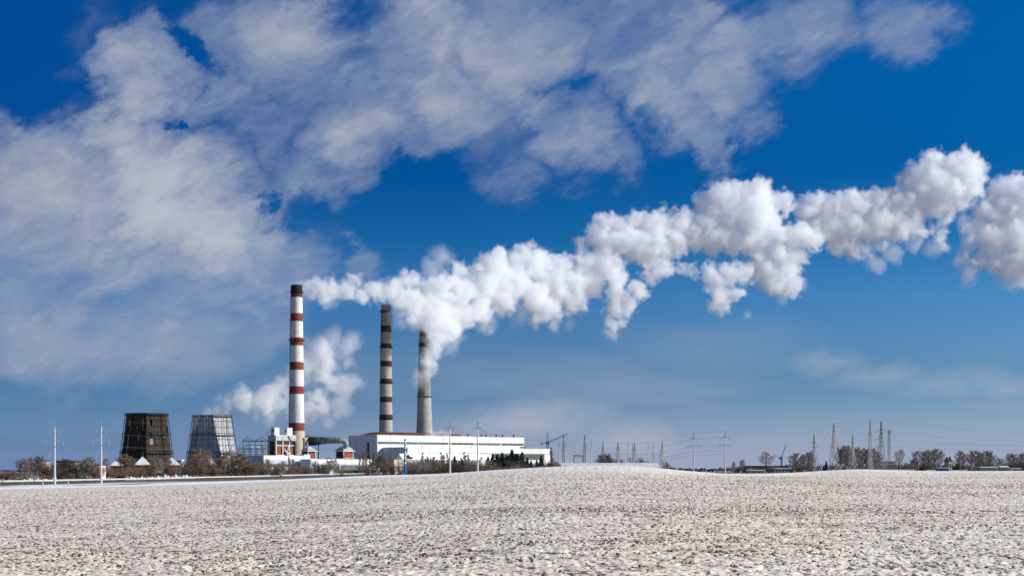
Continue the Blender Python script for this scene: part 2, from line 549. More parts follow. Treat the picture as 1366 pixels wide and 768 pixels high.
def terrain(x, y):
    x, y = np.asarray(x, float), np.asarray(y, float)
    u = np.clip(x / np.maximum(y, 1.0), CR_U[0], CR_U[-1])
    row, D = crest(u)
    zc = -(row - HR) / K * D
    yy = np.clip(y, 0, None)
    s = (zc + 2.1) / D
    s = s + (np.interp(u, uu, SLOPE_NEAR) - s) * (1 - sstep(0.35, 0.9, yy / D))
    near = -2.1 + s * yy * sstep(-5, 25, y)
    # the second swell on the right: a shallow dip before it
    dip = np.exp(-((u - 0.27) / 0.12) ** 2) * np.exp(-((yy - 360) / 70) ** 2) * -0.75
    near = near + dip
    past = zc + (BASE - zc) * sstep(0, 260, yy - D)
    far = np.minimum(BASE, -0.0047 * np.hypot(x, y))
    past = past + (far - BASE)
    return np.where(yy < D, near, past)


def gz(x, y):
    return float(terrain(x, y))


def snow_field_material():
    m = bpy.data.materials.new('snow_dusted_soil')
    m.use_nodes = True
    t = NT(m.node_tree)
    b = m.node_tree.nodes['Principled BSDF']
    co = t.new('ShaderNodeTexCoord').outputs['Object']
    up = t.new('ShaderNodeSeparateXYZ', {0: t.new('ShaderNodeNewGeometry').outputs['Normal']}).outputs[2]
    st = t.vmath('MULTIPLY', co, (0.55, 1.0, 1.0))
    n = t.noise(st, 4.2, 6, 0.72)
    nb = t.noise(st, 0.55, 5, 0.65)
    clean = t.new('ShaderNodeAttribute', attribute_name='clean').outputs['Fac']
    clod = t.new('ShaderNodeAttribute', attribute_name='clod').outputs['Fac']
    f = t.math('ADD', n, t.math('MULTIPLY', t.math('SUBTRACT', nb, 0.5), 0.30))
    f = t.math('ADD', f, t.math('MULTIPLY', t.math('SUBTRACT', 1.0, up), 0.30))
    f = t.math('ADD', f, t.math('MULTIPLY', clod, 0.14))  # pits turn soil-dark, bare earth and the gaps' shade in one colour
    f = t.math('SUBTRACT', f, t.math('MULTIPLY', clean, 0.40))
    bare = t.smooth(f, 0.48, 0.57)
    soil = t.mix(t.noise(co, 2.2, 3), (0.075, 0.052, 0.036, 1), (0.25, 0.185, 0.135, 1))
    sn = t.mix(t.smooth(nb, 0.35, 0.65), (0.82, 0.725, 0.61, 1), (0.67, 0.58, 0.475, 1))
    sn = t.mix(clean, sn, (0.86, 0.87, 0.89, 1))
    t.put(b.inputs['Base Color'], t.mix(bare, sn, soil))
    bp = t.new('ShaderNodeBump', {'Height': n, 'Distance': 0.10, 'Strength': 0.8})
    t.put(b.inputs['Normal'], bp.outputs[0])
    b.inputs['Roughness'].default_value = 0.85
    b.inputs['Specular IOR Level'].default_value = 0.2
    return m


def plain_material():
    m = bpy.data.materials.new('snowy_plain')
    m.use_nodes = True
    t = NT(m.node_tree)
    b = m.node_tree.nodes['Principled BSDF']
    co = t.new('ShaderNodeTexCoord').outputs['Object']
    n = t.noise(co, 0.02, 6, 0.6)
    scrub = t.new('ShaderNodeAttribute', attribute_name='scrub').outputs['Fac']
    n2 = t.noise(co, 0.6, 4, 0.6)
    f = t.math('ADD', n, t.math('MULTIPLY', t.math('SUBTRACT', n2, 0.5), 0.3))
    f = t.math('ADD', f, t.math('MULTIPLY', scrub, 0.14))
    t.put(b.inputs['Base Color'], t.mix(t.smooth(f, 0.44, 0.62), (0.78, 0.78, 0.79, 1), (0.16, 0.12, 0.085, 1)))
    b.inputs['Roughness'].default_value = 0.9
    b.inputs['Specular IOR Level'].default_value = 0.2
    return m


def grid_mesh(name, px, py, pz, closed, mat_):
    rows, cols = px.shape
    me = bpy.data.meshes.new(name)
    nv = rows * cols
    me.vertices.add(nv)
    me.vertices.foreach_set('co', np.stack([px, py, pz], -1).astype(np.float32).ravel())
    cc = cols if closed else cols - 1
    r, c = np.meshgrid(np.arange(rows - 1), np.arange(cc), indexing='ij')
    c1 = (c + 1) % cols
    idx = np.stack([r * cols + c, r * cols + c1, (r + 1) * cols + c1, (r + 1) * cols + c], -1).reshape(-1, 4)
    n = len(idx)
    me.loops.add(n * 4)
    me.loops.foreach_set('vertex_index', idx.astype(np.int32).ravel())
    me.polygons.add(n)
    me.polygons.foreach_set('loop_start', np.arange(0, n * 4, 4, dtype=np.int32))
    me.polygons.foreach_set('use_smooth', np.ones(n, dtype=bool))
    me.materials.append(mat_)
    me.update(calc_edges=True)
    return me


def build_ground():
    # wide plain, all round
    ang = np.linspace(0, 2 * np.pi, 361)[:-1]
    rad = np.concatenate([[0.5], np.geomspace(4, 45000, 190)])
    A, Rr = np.meshgrid(-ang, rad)
    x, y = Rr * np.sin(A), Rr * np.cos(A)
    z = terrain(x, y)
    u = np.clip(x / np.maximum(y, 1.0), CR_U[0], CR_U[-1])
    D = crest(u)[1]
    infan = (np.abs(x) < 0.60 * np.maximum(y, 0.01)) & (y > 0)
    z = z - np.where(infan, 0.7 * (1 - sstep(0, 45, y - D)), 0.0)
    z = z - 0.25 * sstep(8000, 45000, Rr) * 0
    me = grid_mesh('ground', x, y, z, True, plain_material())
    scrub = np.where(y > 0, sstep(640, 720, np.hypot(x, y)), 0.0)
    me.attributes.new('scrub', 'FLOAT', 'POINT').data.foreach_set('value', scrub.astype(np.float32).ravel())
    o = put('ground', me)
    tag(o, kind='structure')
    # the ploughed field, fine enough for every clod one can see
    uc = np.linspace(-0.56, 0.56, 1120)
    rows = np.concatenate([np.arange(812, 690, -0.28), np.arange(690, 645, -0.4), np.arange(645, 628.4, -0.5)])
    d = 3984.0 / (rows - 620.0)
    d = d[d < 470]
    Dn = crest(uc)[1] + 30
    fr = (d - d[0]) / (d[-1] - d[0])
    yy = d[0] + fr[:, None] * (Dn[None, :] - d[0])
    xx = uc[None, :] * yy
    zz = terrain(xx, yy)
    rnd = np.random.default_rng(3)
    jx = xx + 0.05 * vnoise(xx * 9, yy * 9, 4)
    # clods: billows at three sizes, drawn out along the furrows
    def bil(s, ax, seed):
        return 1 - np.abs(vnoise(xx / (s * ax) + 3.1 * seed, yy / s + 0.35 * vnoise(xx / s, yy / s, seed + 9), seed)) * 1.6
    c1 = bil(0.75, 2.0, 1)
    c2 = bil(0.34, 1.5, 2)
    c3 = bil(0.17, 1.2, 3)
    c4 = vnoise(xx / 0.09, yy / 0.09, 5)
    big = vnoise(xx / 14, yy / 6, 8) * 0.5 + vnoise(xx / 40, yy / 22, 9) * 0.5
    amp = 1.0 + 0.4 * big
    h = (0.008 * c1 + 0.022 * c2 + 0.042 * c3 + 0.020 * c4) * amp
    fade = sstep(55, 120, yy)
    h = h * (1 - 0.75 * fade) + fade * rnd.normal(0, 1, yy.shape) * 0.028
    u2 = np.broadcast_to(uc[None, :], yy.shape)
    Dm = crest(u2)[1]
    rowm = crest(u2)[0]
    # an unploughed snowy strip along the far left edge and drifted snow over the crest
    px_ = 683 + K * u2
    left = sstep(640, 480, px_)
    strip = left * sstep(-95 - 0 * px_, -70, yy - Dm) + sstep(-120, -30, yy - Dm) * 0.42 * (1 - left)
    strip = np.clip(strip + 0.12 * big, 0, 1)
    far = 0.18 * sstep(60, 200, yy)
    h = h * (1 - 0.75 * strip)
    zz = zz + h - 0.02
    zz = zz - 1.6 * sstep(2, 30, yy - Dm)
    me = grid_mesh('ploughed_field', xx, yy, zz, False, snow_field_material())
    for nm, arr in (('clean', np.clip(strip, 0, 1) + 0 * far), ('clod', -(c2 * 0.35 + c3 * 0.65))):
        a = me.attributes.new(nm, 'FLOAT', 'POINT')
        a.data.foreach_set('value', np.ascontiguousarray(arr, dtype=np.float32).ravel())
    tag(put('ploughed_field', me), kind='structure')



def build_clods():
    """bare clods of soil sticking out of the thin snow, as one ground cover"""
    r = np.random.default_rng(21)
    N = 72000
    y = 21.0 + (250.0 - 21.0) * r.random(N * 2) ** 0.72
    y = np.where(r.random(N * 2) < 0.30, 21.0 + 45.0 * r.random(N * 2) ** 1.2, y)
    u = r.uniform(-0.55, 0.55, N * 2)
    x = u * y
    keep = (vnoise(x / 4.5, y / 1.0, 31) * 0.6 + vnoise(x / 17, y / 9, 32) * 0.5 + r.uniform(-0.6, 0.6, N * 2) - 0.75 * sstep(70, 210, y)) > -0.05
    x, y = x[keep][:N], y[keep][:N]
    n = len(x)
    z = terrain(x, y)
    s = np.minimum(np.exp(r.normal(0, 0.38, n)), 2.2) * 0.0165 * np.interp(y, [20, 60, 250], [1.0, 1.15, 1.6])
    k = 5
    ang = r.uniform(0, 6.28, n)[:, None] + np.arange(k)[None, :] * (2 * np.pi / k)
    wx = s[:, None] * r.uniform(0.8, 1.5, (n, k)) * 1.45
    wy = s[:, None] * r.uniform(0.7, 1.2, (n, k))
    hgt = s * r.uniform(0.5, 1.3, n)
    ring0 = np.stack([x[:, None] + np.cos(ang) * wx, y[:, None] + np.sin(ang) * wy, np.repeat((z - 0.03)[:, None], k, 1)], -1)
    ring1 = np.stack([x[:, None] + np.cos(ang + 0.4) * wx * 0.75, y[:, None] + np.sin(ang + 0.4) * wy * 0.75, (z + hgt * 0.75 + 0.012)[:, None] * np.ones((1, k)) + r.uniform(-0.25, 0.25, (n, k)) * hgt[:, None]], -1)
    top = np.stack([x + r.uniform(-0.3, 0.3, n) * s, y, z + hgt + 0.02], -1)[:, None, :]
    V = np.concatenate([ring0, ring1, top], 1)
    m = 2 * k + 1
    base = (np.arange(n) * m)[:, None]
    i = np.arange(k)
    j = (i + 1) % k
    t1 = np.stack([i, j, k + j], -1).reshape(-1)
    t2 = np.stack([i, k + j, k + i], -1).reshape(-1)
    t3 = np.stack([k + i, k + j, np.full(k, 2 * k)], -1).reshape(-1)
    F = (base + np.concatenate([t1, t2, t3])[None, :]).reshape(-1, 3)
    me = bpy.data.meshes.new('soil_clods')
    me.vertices.add(n * m)
    me.vertices.foreach_set('co', V.astype(np.float32).ravel())
    me.loops.add(F.size)
    me.loops.foreach_set('vertex_index', F.astype(np.int32).ravel())
    me.polygons.add(len(F))
    me.polygons.foreach_set('loop_start', np.arange(0, F.size, 3, dtype=np.int32))
    me.update(calc_edges=True)
    me.materials.append(M['soil'])
    tag(put('soil_clods', me), kind='stuff')


build_ground()
build_clods()


# ------------------------------------------------------------------ chimneys
def gallery(root, r, z, n=20, h=1.1):
    g = MB().lathe([(r, z), (r + 1.1, z), (r + 1.1, z + 0.25), (r, z + 0.25)], 32).build('gallery', M['black_steel'], root)
    rl = MB()
    pts = [(math.cos(2 * math.pi * i / 24) * (r + 1.0), math.sin(2 * math.pi * i / 24) * (r + 1.0)) for i in range(25)]
    for hh in (0.65, 1.25):
        rl.tube([(x, y, z + hh) for x, y in pts], 0.06, 4)
    for x, y in pts[:-1]:
        rl.bar((x, y, z + 0.2), (x, y, z + 1.3), 0.06, 4)
    o = rl.build('railing', M['black_steel'], g)
    return g


def chimney(px, Y, profile, bands, galleries, label, ladder_a):
    """profile: (row, radius m); bands: (row top, row bottom, material, name)"""
    root = thing('chimney', label, 'chimney', (X(px, Y), Y, BASE), 0, 'tall chimneys of the power station')
    rr = [p[0] for p in profile]
    rad = [p[1] for p in profile]
    def r_at(row):
        return float(np.interp(row, rr, rad))
    def zl(row):
        return Z(row, Y) - BASE
    for top, bot, m, nm in bands:
        steps = max(2, int((bot - top) / 8) + 1)
        rows = [bot + (top - bot) * i / steps for i in range(steps + 1)]
        prof = [(r_at(q), zl(q)) for q in rows]
        if top == bands[0][0]:     # hollow mouth
            r = prof[-1][0]
            prof += [(r - 0.5, prof[-1][1]), (r - 0.5, prof[-1][1] - 6)]
        MB().lathe(prof, 48).build(nm, M[m], root, smooth=False)
    for row in galleries:
        gallery(root, r_at(row), zl(row))
    lad = MB()
    a = ladder_a
    z0, z1 = zl(630), zl(bands[0][0] + 2)
    ra, rb = r_at(630) + 0.35, r_at(bands[0][0]) + 0.35
    for da in (-0.035, 0.035):
        lad.bar((math.cos(a + da) * ra, math.sin(a + da) * ra, z0), (math.cos(a + da * ra / rb) * rb, math.sin(a + da * ra / rb) * rb, z1), 0.09, 4)
    n = int((z1 - z0) / 3.0)
    for i in range(n):
        f = i / n
        q = ra + (rb - ra) * f
        zz = z0 + (z1 - z0) * f
        lad.bar((math.cos(a - 0.035) * q, math.sin(a - 0.035) * q, zz), (math.cos(a + 0.035) * q, math.sin(a + 0.035) * q, zz), 0.07, 3)
    lad.build('ladder', M['steel'], root)
    return root


c1 = chimney(395.7, 1200, [(380, 4.68), (390, 4.72), (418, 5.1), (470, 5.65), (525, 6.05), (570, 6.55), (640, 7.2)], [
    (380.3, 391.2, 'soot', 'sooty_mouth_band'), (391.2, 396.7, 'sooty_red', 'red_band'), (396.7, 418.0, 'white_paint', 'white_band'), (418.0, 428.8, 'red_paint', 'red_band'),
    (428.8, 450.2, 'white_paint', 'white_band'), (450.2, 461.0, 'red_paint', 'red_band'), (461.0, 483.0, 'white_paint', 'white_band'), (483.0, 493.4, 'red_paint', 'red_band'),
    (493.4, 515.3, 'white_paint', 'white_band'), (515.3, 525.5, 'red_paint', 'red_band'), (525.5, 563.8, 'white_paint', 'white_band'), (563.8, 574.6, 'red_paint', 'red_band'),
    (574.6, 640, 'concrete_beige', 'concrete_base')], [390.3, 454.5], 'tall white chimney with bright red bands, nearest of the three and farthest left', R(205))
an = MB()
for da in (0, 1.3, 2.4, 3.3, 4.4, 5.4):
    q = 6.6
    zz = Z(454, 1200) - BASE
    an.bar((math.cos(da) * q, math.sin(da) * q, zz - 0.6), (math.cos(da) * (q + 0.9), math.sin(da) * (q + 0.9), zz + 2.6), 0.16, 4)
an.build('antenna', M['galvanised'], c1)['kind'] = 'stuff'
chimney(514.8, 1340, [(406.8, 4.55), (463, 5.3), (540, 5.83), (577, 6.36), (634, 7.2)], [
    (406.8, 417.4, 'soot', 'sooty_mouth_band'), (417.4, 434.3, 'concrete_dark', 'concrete_band'), (434.3, 443.4, 'dark_red', 'red_band'), (443.4, 458.0, 'concrete_dark', 'concrete_band'),
    (458.0, 464.8, 'dark_red', 'red_band'), (464.8, 481.5, 'concrete', 'concrete_band'), (481.5, 489, 'dark_red', 'red_band'), (489, 505, 'concrete', 'concrete_band'),
    (505, 512.2, 'dark_red', 'red_band'), (512.2, 529, 'concrete', 'concrete_band'), (529, 536.5, 'dark_red', 'red_band'), (536.5, 552.7, 'concrete', 'concrete_band'),
    (552.7, 560, 'dark_red', 'red_band'), (560, 634, 'concrete', 'concrete_band')], [416.6, 463.6, 510.8, 558.2], 'grey concrete chimney with dark red bands, in the middle of the three', R(215))
c3 = chimney(566.2, 1375, [(390, 4.5), (450, 4.8), (500, 5.75), (540, 6.65), (577, 7.75), (632, 9.6)], [
    (390, 396, 'soot', 'sooty_mouth_band'), (396, 420, 'concrete_dark', 'concrete_band'), (420, 426, 'dark_red', 'red_band'), (426, 443.7, 'concrete_dark', 'concrete_band'), (443.7, 448, 'red_paint', 'red_band'),
    (448, 457, 'concrete_dark', 'concrete_band'), (457, 463, 'dark_red', 'red_band'), (463, 529, 'concrete_dark', 'concrete_band'), (529, 632, 'concrete', 'concrete_band')], [460.5, 529.5],
    'plain grey concrete chimney with a flaring foot, its top wrapped in steam, farthest right', R(215))


# ------------------------------------------------------------------ cooling towers: eight-sided frames clad in boards
def cooling_tower(px, Y, lv, label, look, seed):
    """lv: (row, half width px) from the top down to the foot"""
    rnd = random.Random(seed)
    root = thing('cooling_tower', label, 'cooling tower', (X(px, Y), Y, BASE), 0, 'cooling towers')
    mpp = Y / K
    prof = [((HR - row) * mpp - BASE, hw * mpp / 0.975) for row, hw in lv]
    zt, zb = prof[0][0], prof[-1][0]
    def rad(z):
        return float(np.interp(z, [p[0] for p in prof[::-1]], [p[1] for p in prof[::-1]]))
    V = [R(-90 + 14 + 45 * k) for k in range(8)]       # corner bearings; one corner a little right of the viewer
    def cor(k, z, dr=0.0):
        q = rad(z) + dr
        return Vector((math.cos(V[k % 8]) * q, math.sin(V[k % 8]) * q, z))
    rows = 9
    zs = [zb + 4.5 + (zt - zb - 4.5) * i / rows for i in range(rows + 1)]
    cols = 5
    # cladding: board panels one by one on every face, some gone
    for k in range(8):
        front = V[k] % (2 * math.pi) > math.pi * 0.9 or True
        for i in range(rows):
            for j in range(cols):
                f0, f1 = j / cols, (j + 1) / cols
                if look == 'derelict' and rnd.random() < 0.035:
                    continue
                dr = rnd.uniform(-0.10, 0.02) - 0.25
                g = 0.012
                P = [cor(k, zs[i] + 0.06, dr).lerp(cor(k + 1, zs[i] + 0.06, dr), f) for f in (f0 + g, f1 - g)] + [cor(k, zs[i + 1] - 0.06, dr).lerp(cor(k + 1, zs[i + 1] - 0.06, dr), f) for f in (f1 - g, f0 + g)]
                inn = [p - Vector((p.x, p.y, 0)).normalized() * 0.25 for p in P]
                mb = MB()
                mb.face(P)
                mb.face(inn[::-1])
                for a in range(4):
                    b_ = (a + 1) % 4
                    mb.face([P[b_], P[a], inn[a], inn[b_]])
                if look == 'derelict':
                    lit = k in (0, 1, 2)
                    mm = 'pale_board' if rnd.random() < 0.03 else (rnd.choice(['brown_board', 'brown_board', 'dark_board_and_shade']) if k in (0, 1, 2, 3) else 'dark_board_and_shade')  # faces away from the sun get mostly dark boards: shade painted in
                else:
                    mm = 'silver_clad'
                mb.build('cladding_panel', M[mm], root)
    # frame of posts, ring beams and cross braces standing proud of the boards
    fm = M['black_steel'] if look == 'derelict' else M['steel']
    for k in range(8):
        MB().bar(cor(k, zb, 0.25), cor(k, zt + 0.1, 0.25), 0.32, 4).build('corner_post', fm, root)
    for i, z in enumerate(zs):
        w = 0.15
        rb = MB()
        for k in range(8):
            rb.bar(cor(k, z, 0.3), cor(k + 1, z, 0.3), w, 4)
        rb.build('ring_beam', fm, root)
    for row in (0.0, 0.32, 0.62):
        z = zt - 0.9 - (zt - zb) * row
        wk = MB()
        for k in range(8):
            a, b_ = cor(k, z, 1.5), cor(k + 1, z, 1.5)
            c_, d_ = cor(k, z, 0.2), cor(k + 1, z, 0.2)
            wk.face([a, b_, d_, c_])
            up = Vector((0, 0, -0.35))
            wk.face([a + up, c_ + up, d_ + up, b_ + up])
            wk.face([a, a + up, b_ + up, b_])
            for hh in (0.7, 1.3):
                wk.bar(a + Vector((0, 0, hh)), b_ + Vector((0, 0, hh)), 0.07, 4)
            for q in range(6):
                p = a.lerp(b_, q / 6)
                wk.bar(p, p + Vector((0, 0, 1.3)), 0.07, 4)
        wk.build('walkway', fm, root)
    br = MB()
    for k in range(8):
        for j in range(1, cols):
            f = j / cols
            br.bar(cor(k, zs[0], 0.22).lerp(cor(k + 1, zs[0], 0.22), f), cor(k, zt, 0.22).lerp(cor(k + 1, zt, 0.22), f), 0.085, 4)
        for i in range(0, rows, 1):
            for f0, f1 in ((0.2, 0.4), (0.6, 0.8)) if look != 'derelict' else ((0.4, 0.6),):
                br.bar(cor(k, zs[i], 0.24).lerp(cor(k + 1, zs[i], 0.24), f0), cor(k, zs[i + 1], 0.24).lerp(cor(k + 1, zs[i + 1], 0.24), f1), 0.06, 4)
                br.bar(cor(k, zs[i], 0.24).lerp(cor(k + 1, zs[i], 0.24), f1), cor(k, zs[i + 1], 0.24).lerp(cor(k + 1, zs[i + 1], 0.24), f0), 0.06, 4)
    br.build('bracing', fm, root)['kind'] = 'stuff'
    if look == 'derelict':
        for k, j, i0, i1 in ((7, 3.9, 6.3, 8.2), (7, 2.6, 4.6, 5.8), (6, 4.2, 2.6, 5.6)):
            a, b_ = cor(k, zs[0] + (zt - zs[0]) * i0 / rows, 0.35).lerp(cor(k + 1, zs[0] + (zt - zs[0]) * i0 / rows, 0.35), j / 5), cor(k, zs[0] + (zt - zs[0]) * i1 / rows, 0.35).lerp(cor(k + 1, zs[0] + (zt - zs[0]) * i1 / rows, 0.35), j / 5)
            MB().bar(a, b_, 0.28, 4).build('pale_plank', M['pole_concrete'], root)
    # water basin
    bs = MB()
    for k in range(8):
        a, b_ = cor(k, zb, 1.8), cor(k + 1, zb, 1.8)
        up = Vector((0, 0, 2.0))
        bs.face([a, b_, b_ + up, a + up])
        bs.face([a + up, b_ + up, Vector((0, 0, zb + 2.0))])
    bs.build('basin', M['grey_wall'], root)
    return root


cooling_tower(195.6, 1100, [(551.6, 25.9), (576.5, 27.9), (598, 31.2), (610, 33.2), (633.8, 36.6)], 'dark brown derelict cooling tower with gaps in its boards, left of the silver one', 'derelict', 4)
cooling_tower(283.2, 1230, [(554, 24.1), (577.5, 26.6), (598.5, 30.1), (610, 32.2), (632.4, 35.8)], 'silver clad cooling tower with a dark outer lattice, steam leaving its top', 'silver', 9)


def pyramid_shed(px, Y, hw, top, eave, label):
    m = Y / K
    root = thing('pump_house', label, 'shed', (X(px, Y), Y, BASE), R(18), 'pyramid roofed sheds at the cooling towers')
    h = (HR - eave) * m - BASE
    ap = (HR - top) * m - BASE
    w = hw * m * 0.94
    bx('wall', M['dark_board_and_shade'], root, -w * 0.9, w * 0.9, -w * 0.9, w * 0.9, 0, h)
    for a in range(4):
        q = [(-w, -w), (w, -w), (w, w), (-w, w)]
        p0, p1 = q[a], q[(a + 1) % 4]
        mb = MB()
        mb.face([(*p0, h + 0.01), (*p1, h + 0.01), (0, 0, ap)])
        mb.face([(*p1, h - 0.2), (*p0, h - 0.2), (0, 0, ap - 0.3)])
        mb.face([(*p0, h - 0.2), (*p1, h - 0.2), (*p1, h + 0.01), (*p0, h + 0.01)])
        mb.build('snowy_roof_panel', M['old_snow'], root)


pyramid_shed(156, 1085, 9.5, 611.5, 620.5, 'snow covered pyramid roof left of the dark cooling tower')
pyramid_shed(190, 1062, 12, 608.3, 619.6, 'tallest snow covered pyramid roof, in front of the dark cooling tower')
pyramid_shed(229, 1085, 11.5, 609.3, 619.8, 'snow covered pyramid roof right of the dark cooling tower')
pyramid_shed(281.5, 1190, 7.5, 609.5, 619.8, 'small snow dusted pyramid roof in front of the silver cooling tower')


# ------------------------------------------------------------------ the power station: buildings turned 43 degrees
A = R(43)
CA, SA = math.cos(A), math.sin(A)


class Block:
    """a building whose near left corner shows at px c, left face reaching px l, front face reaching px r"""
    def __init__(s, l, c, r, Y):
        s.Y = Y
        cx, cy_ = X(c, Y), Y
        ul, ur = (l - 683) / K, (r - 683) / K
        s.L = (ur * cy_ - cx) / (CA - ur * SA)
        s.S = (ul * cy_ - cx) / (-SA - ul * CA) if l < c else 10.0
        s.loc = (cx, cy_, BASE)
        s.cx = cx

    def h(s, row):
        return (HR - row) / K * s.Y - BASE

    def at(s, px):
        """distance along the front at px"""
        u = (px - 683) / K
        return (u * s.Y - s.cx) / (CA - u * SA)

    def hx(s, row, px):
        """height of a row on the front face at px"""
        return (HR - row) / K * (s.Y + s.at(px) * SA) - BASE


def panels(root, x0, x1, z0, z1, nx, nz, m, y=0.0, th=0.25, side=False, gap=0.11, name='cladding_panel'):
    """a wall face of separate cladding panels, all sharing one mesh"""
    w, h = (x1 - x0) / nx, (z1 - z0) / nz
    mb = MB().box(gap, w - gap, -th, 0, gap, h - gap)
    if side:
        mb.v = [(y_, -x_ + 0.0, z_) for x_, y_, z_ in mb.v]
        mb.f = [tuple(f) for f in mb.f]
        mb.v = [(p[0], -p[1], p[2]) for p in mb.v]
        mb.f = [tuple(reversed(f)) for f in mb.f]
    me = mb.mesh(name, M[m])
    for i in range(nx):
        for j in range(nz):
            o = put(name, me, root, (x0 + i * w, y, z0 + j * h) if not side else (y, x0 + i * w, z0 + j * h))


def strip_window(root, x0, x1, z0, z1, y, m='glass', pane_w=6.0, name='window', frame='clad_grey'):
    """a ribbon window: frame with mullions, one long recessed pane"""
    f = MB()
    n = max(1, int((x1 - x0) / pane_w))
    f.box(x0, x1, y - 0.12, y + 0.05, z0, z0 + 0.15)
    f.box(x0, x1, y - 0.12, y + 0.05, z1 - 0.15, z1)
    for i in range(n + 1):
        xx = x0 + (x1 - x0) * i / n
        f.box(xx - 0.09, xx + 0.09, y - 0.10, y + 0.05, z0 + 0.15, z1 - 0.15)
    w = f.build(name, M[frame], root)
    MB().box(x0, x1, y + 0.01, y + 0.06, z0 + 0.16, z1 - 0.16).build('pane', M[m], w)
    return w


def main_building():
    b = Block(465.2, 503, 699, 1250)
    root = thing('turbine_hall', 'long white turbine hall with a ribbon window, its left side in blue shade', 'building', b.loc, A)
    H = b.h(580.4)
    L, S = b.L, b.S
    bx('wall', M['grey_wall'], root, 0, L, 0, S, 0, H)
    zw0, zw1 = b.h(591.9), b.h(588.5)
    panels(root, 0, L, zw1, H, 14, 1, 'clad_white')
    panels(root, 0, L, zw0 - 5.4, zw0, 14, 1, 'clad_white')
    panels(root, 0, L, zw0 - 16.0, zw0 - 5.4, 14, 2, 'clad_white')
    panels(root, 0, S, b.h(620), H, 5, 5, 'clad_blue_and_shade', y=-0.0, side=True)  # left wall of the white hall, its blue shade put into the colour
    bx('parapet', M['clad_white'], root, -0.5, L + 0.1, -0.5, S, H + 0.02, H + 0.45)
    cuts = [504.5, 598, 601.5, 632.5, 635, 667.5, 669, 698]
    for i in range(0, 8, 2):
        strip_window(root, b.at(cuts[i]), b.at(cuts[i + 1]), zw0 + 0.05, zw1 - 0.05, -0.05, 'glass')
    # tall dark opening on the shaded side
    y0 = S * 0.26
    d = bx('side_window', M['black_steel'], root, -0.45, -0.3, y0, y0 + 3.0, b.h(611), b.h(589.5) )
    # rusty monitor along the roof's left end and small roof gear
    x0, x1 = b.at(486) - 8, b.at(606)
    rm = MB().prism([(0, H + 0.5), (12, H + 3.3), (x1, H + 3.0), (x1, H + 0.5)], 3, S * 0.62).build('roof_monitor', M['rust_dark'], root)
    bx('roof_monitor', M['rust'], root, b.at(606) + 0.2, b.at(617) , 2.2, 8, H + 0.5, H + 2.6)
    for px in (627, 645, 651, 665, 673, 688):
        t = b.at(px)
        v = MB().lathe([(0.7, H + 0.45), (0.7, H + 2.0), (1.1, H + 2.0), (1.1, H + 2.7), (0.01, H + 3.0)], 10, cx=t, cy=3.0)
        v.build('roof_vent', M['steel'], root)
    for px, row in ((563, 596), (628, 597), (648, 597.5), (553, 606), (571, 606)):
        t = b.at(px)
        bx('wall_vent', M['rust'], root, t - 0.9, t + 0.9, -0.6, -0.26, b.hx(row + 1.2, px), b.hx(row - 1.2, px))
    # drain pipes
    for px in (521, 540, 591, 607, 653):
        t = b.at(px)
        MB().bar((t, -0.42, H - 16), (t, -0.42, H - 0.2), 0.14, 6).build('drain_pipe', M['clad_grey'], root)
    return b


mb_ = main_building()
# lower hall standing out in front of the turbine hall
P0 = (mb_.cx + mb_.at(510) * CA, 1250 + mb_.at(510) * SA)
tt = 35.0
an_x, an_y = P0[0] + tt * SA, P0[1] - tt * CA


def lower_hall():
    px = 683 + K * an_x / an_y
    b = Block(510, px, 733.5, an_y)
    root = thing('annex_building', 'lower white hall in front of the turbine hall, long green ribbon window, reaching far right', 'building', b.loc, A)
    H = b.h(596.8)
    L = b.L
    bx('wall', M['grey_wall'], root, 0, L, 0, tt - 0.4, 0, H)
    panels(root, 0, L, b.h(603.5), H, 14, 1, 'clad_white')
    panels(root, 0, b.at(640), b.h(612.5), b.h(603.5), 6, 1, 'clad_white')
    panels(root, b.at(640), L, 0, b.h(612.5), 8, 2, 'clad_white')
    panels(root, b.at(726), L, b.h(612.5), b.h(603.5), 1, 1, 'clad_white')
    panels(root, 0, tt - 0.5, b.h(620), H, 4, 3, 'clad_blue_and_shade', side=True)  # left face coloured blue to paint in its shade
    for a, c in ((640.5, 668), (669, 696), (697, 725.6)):
        strip_window(root, b.at(a), b.at(c), b.h(612.3), b.h(604.2), -0.05, 'glass_green', 4.0, frame='glass_green')
        f = bx('window_band', M['rust'], root, b.at(a), b.at(c), -0.22, -0.12, b.h(609.0), b.h(608.2))
    bx('parapet', M['clad_white'], root, -0.4, L + 0.3, -0.4, tt - 0.8, H + 0.02, H + 0.4)
    bx('roof_vent', M['steel'], root, b.at(700), b.at(705.5), 3, 7, H + 0.4, H + 2.0)
    bx('snow_cover', M['snow'], root, 0.2, b.at(698), 0.2, tt - 1.0, H + 0.41, H + 0.62)
    return b


ab_ = lower_hall()


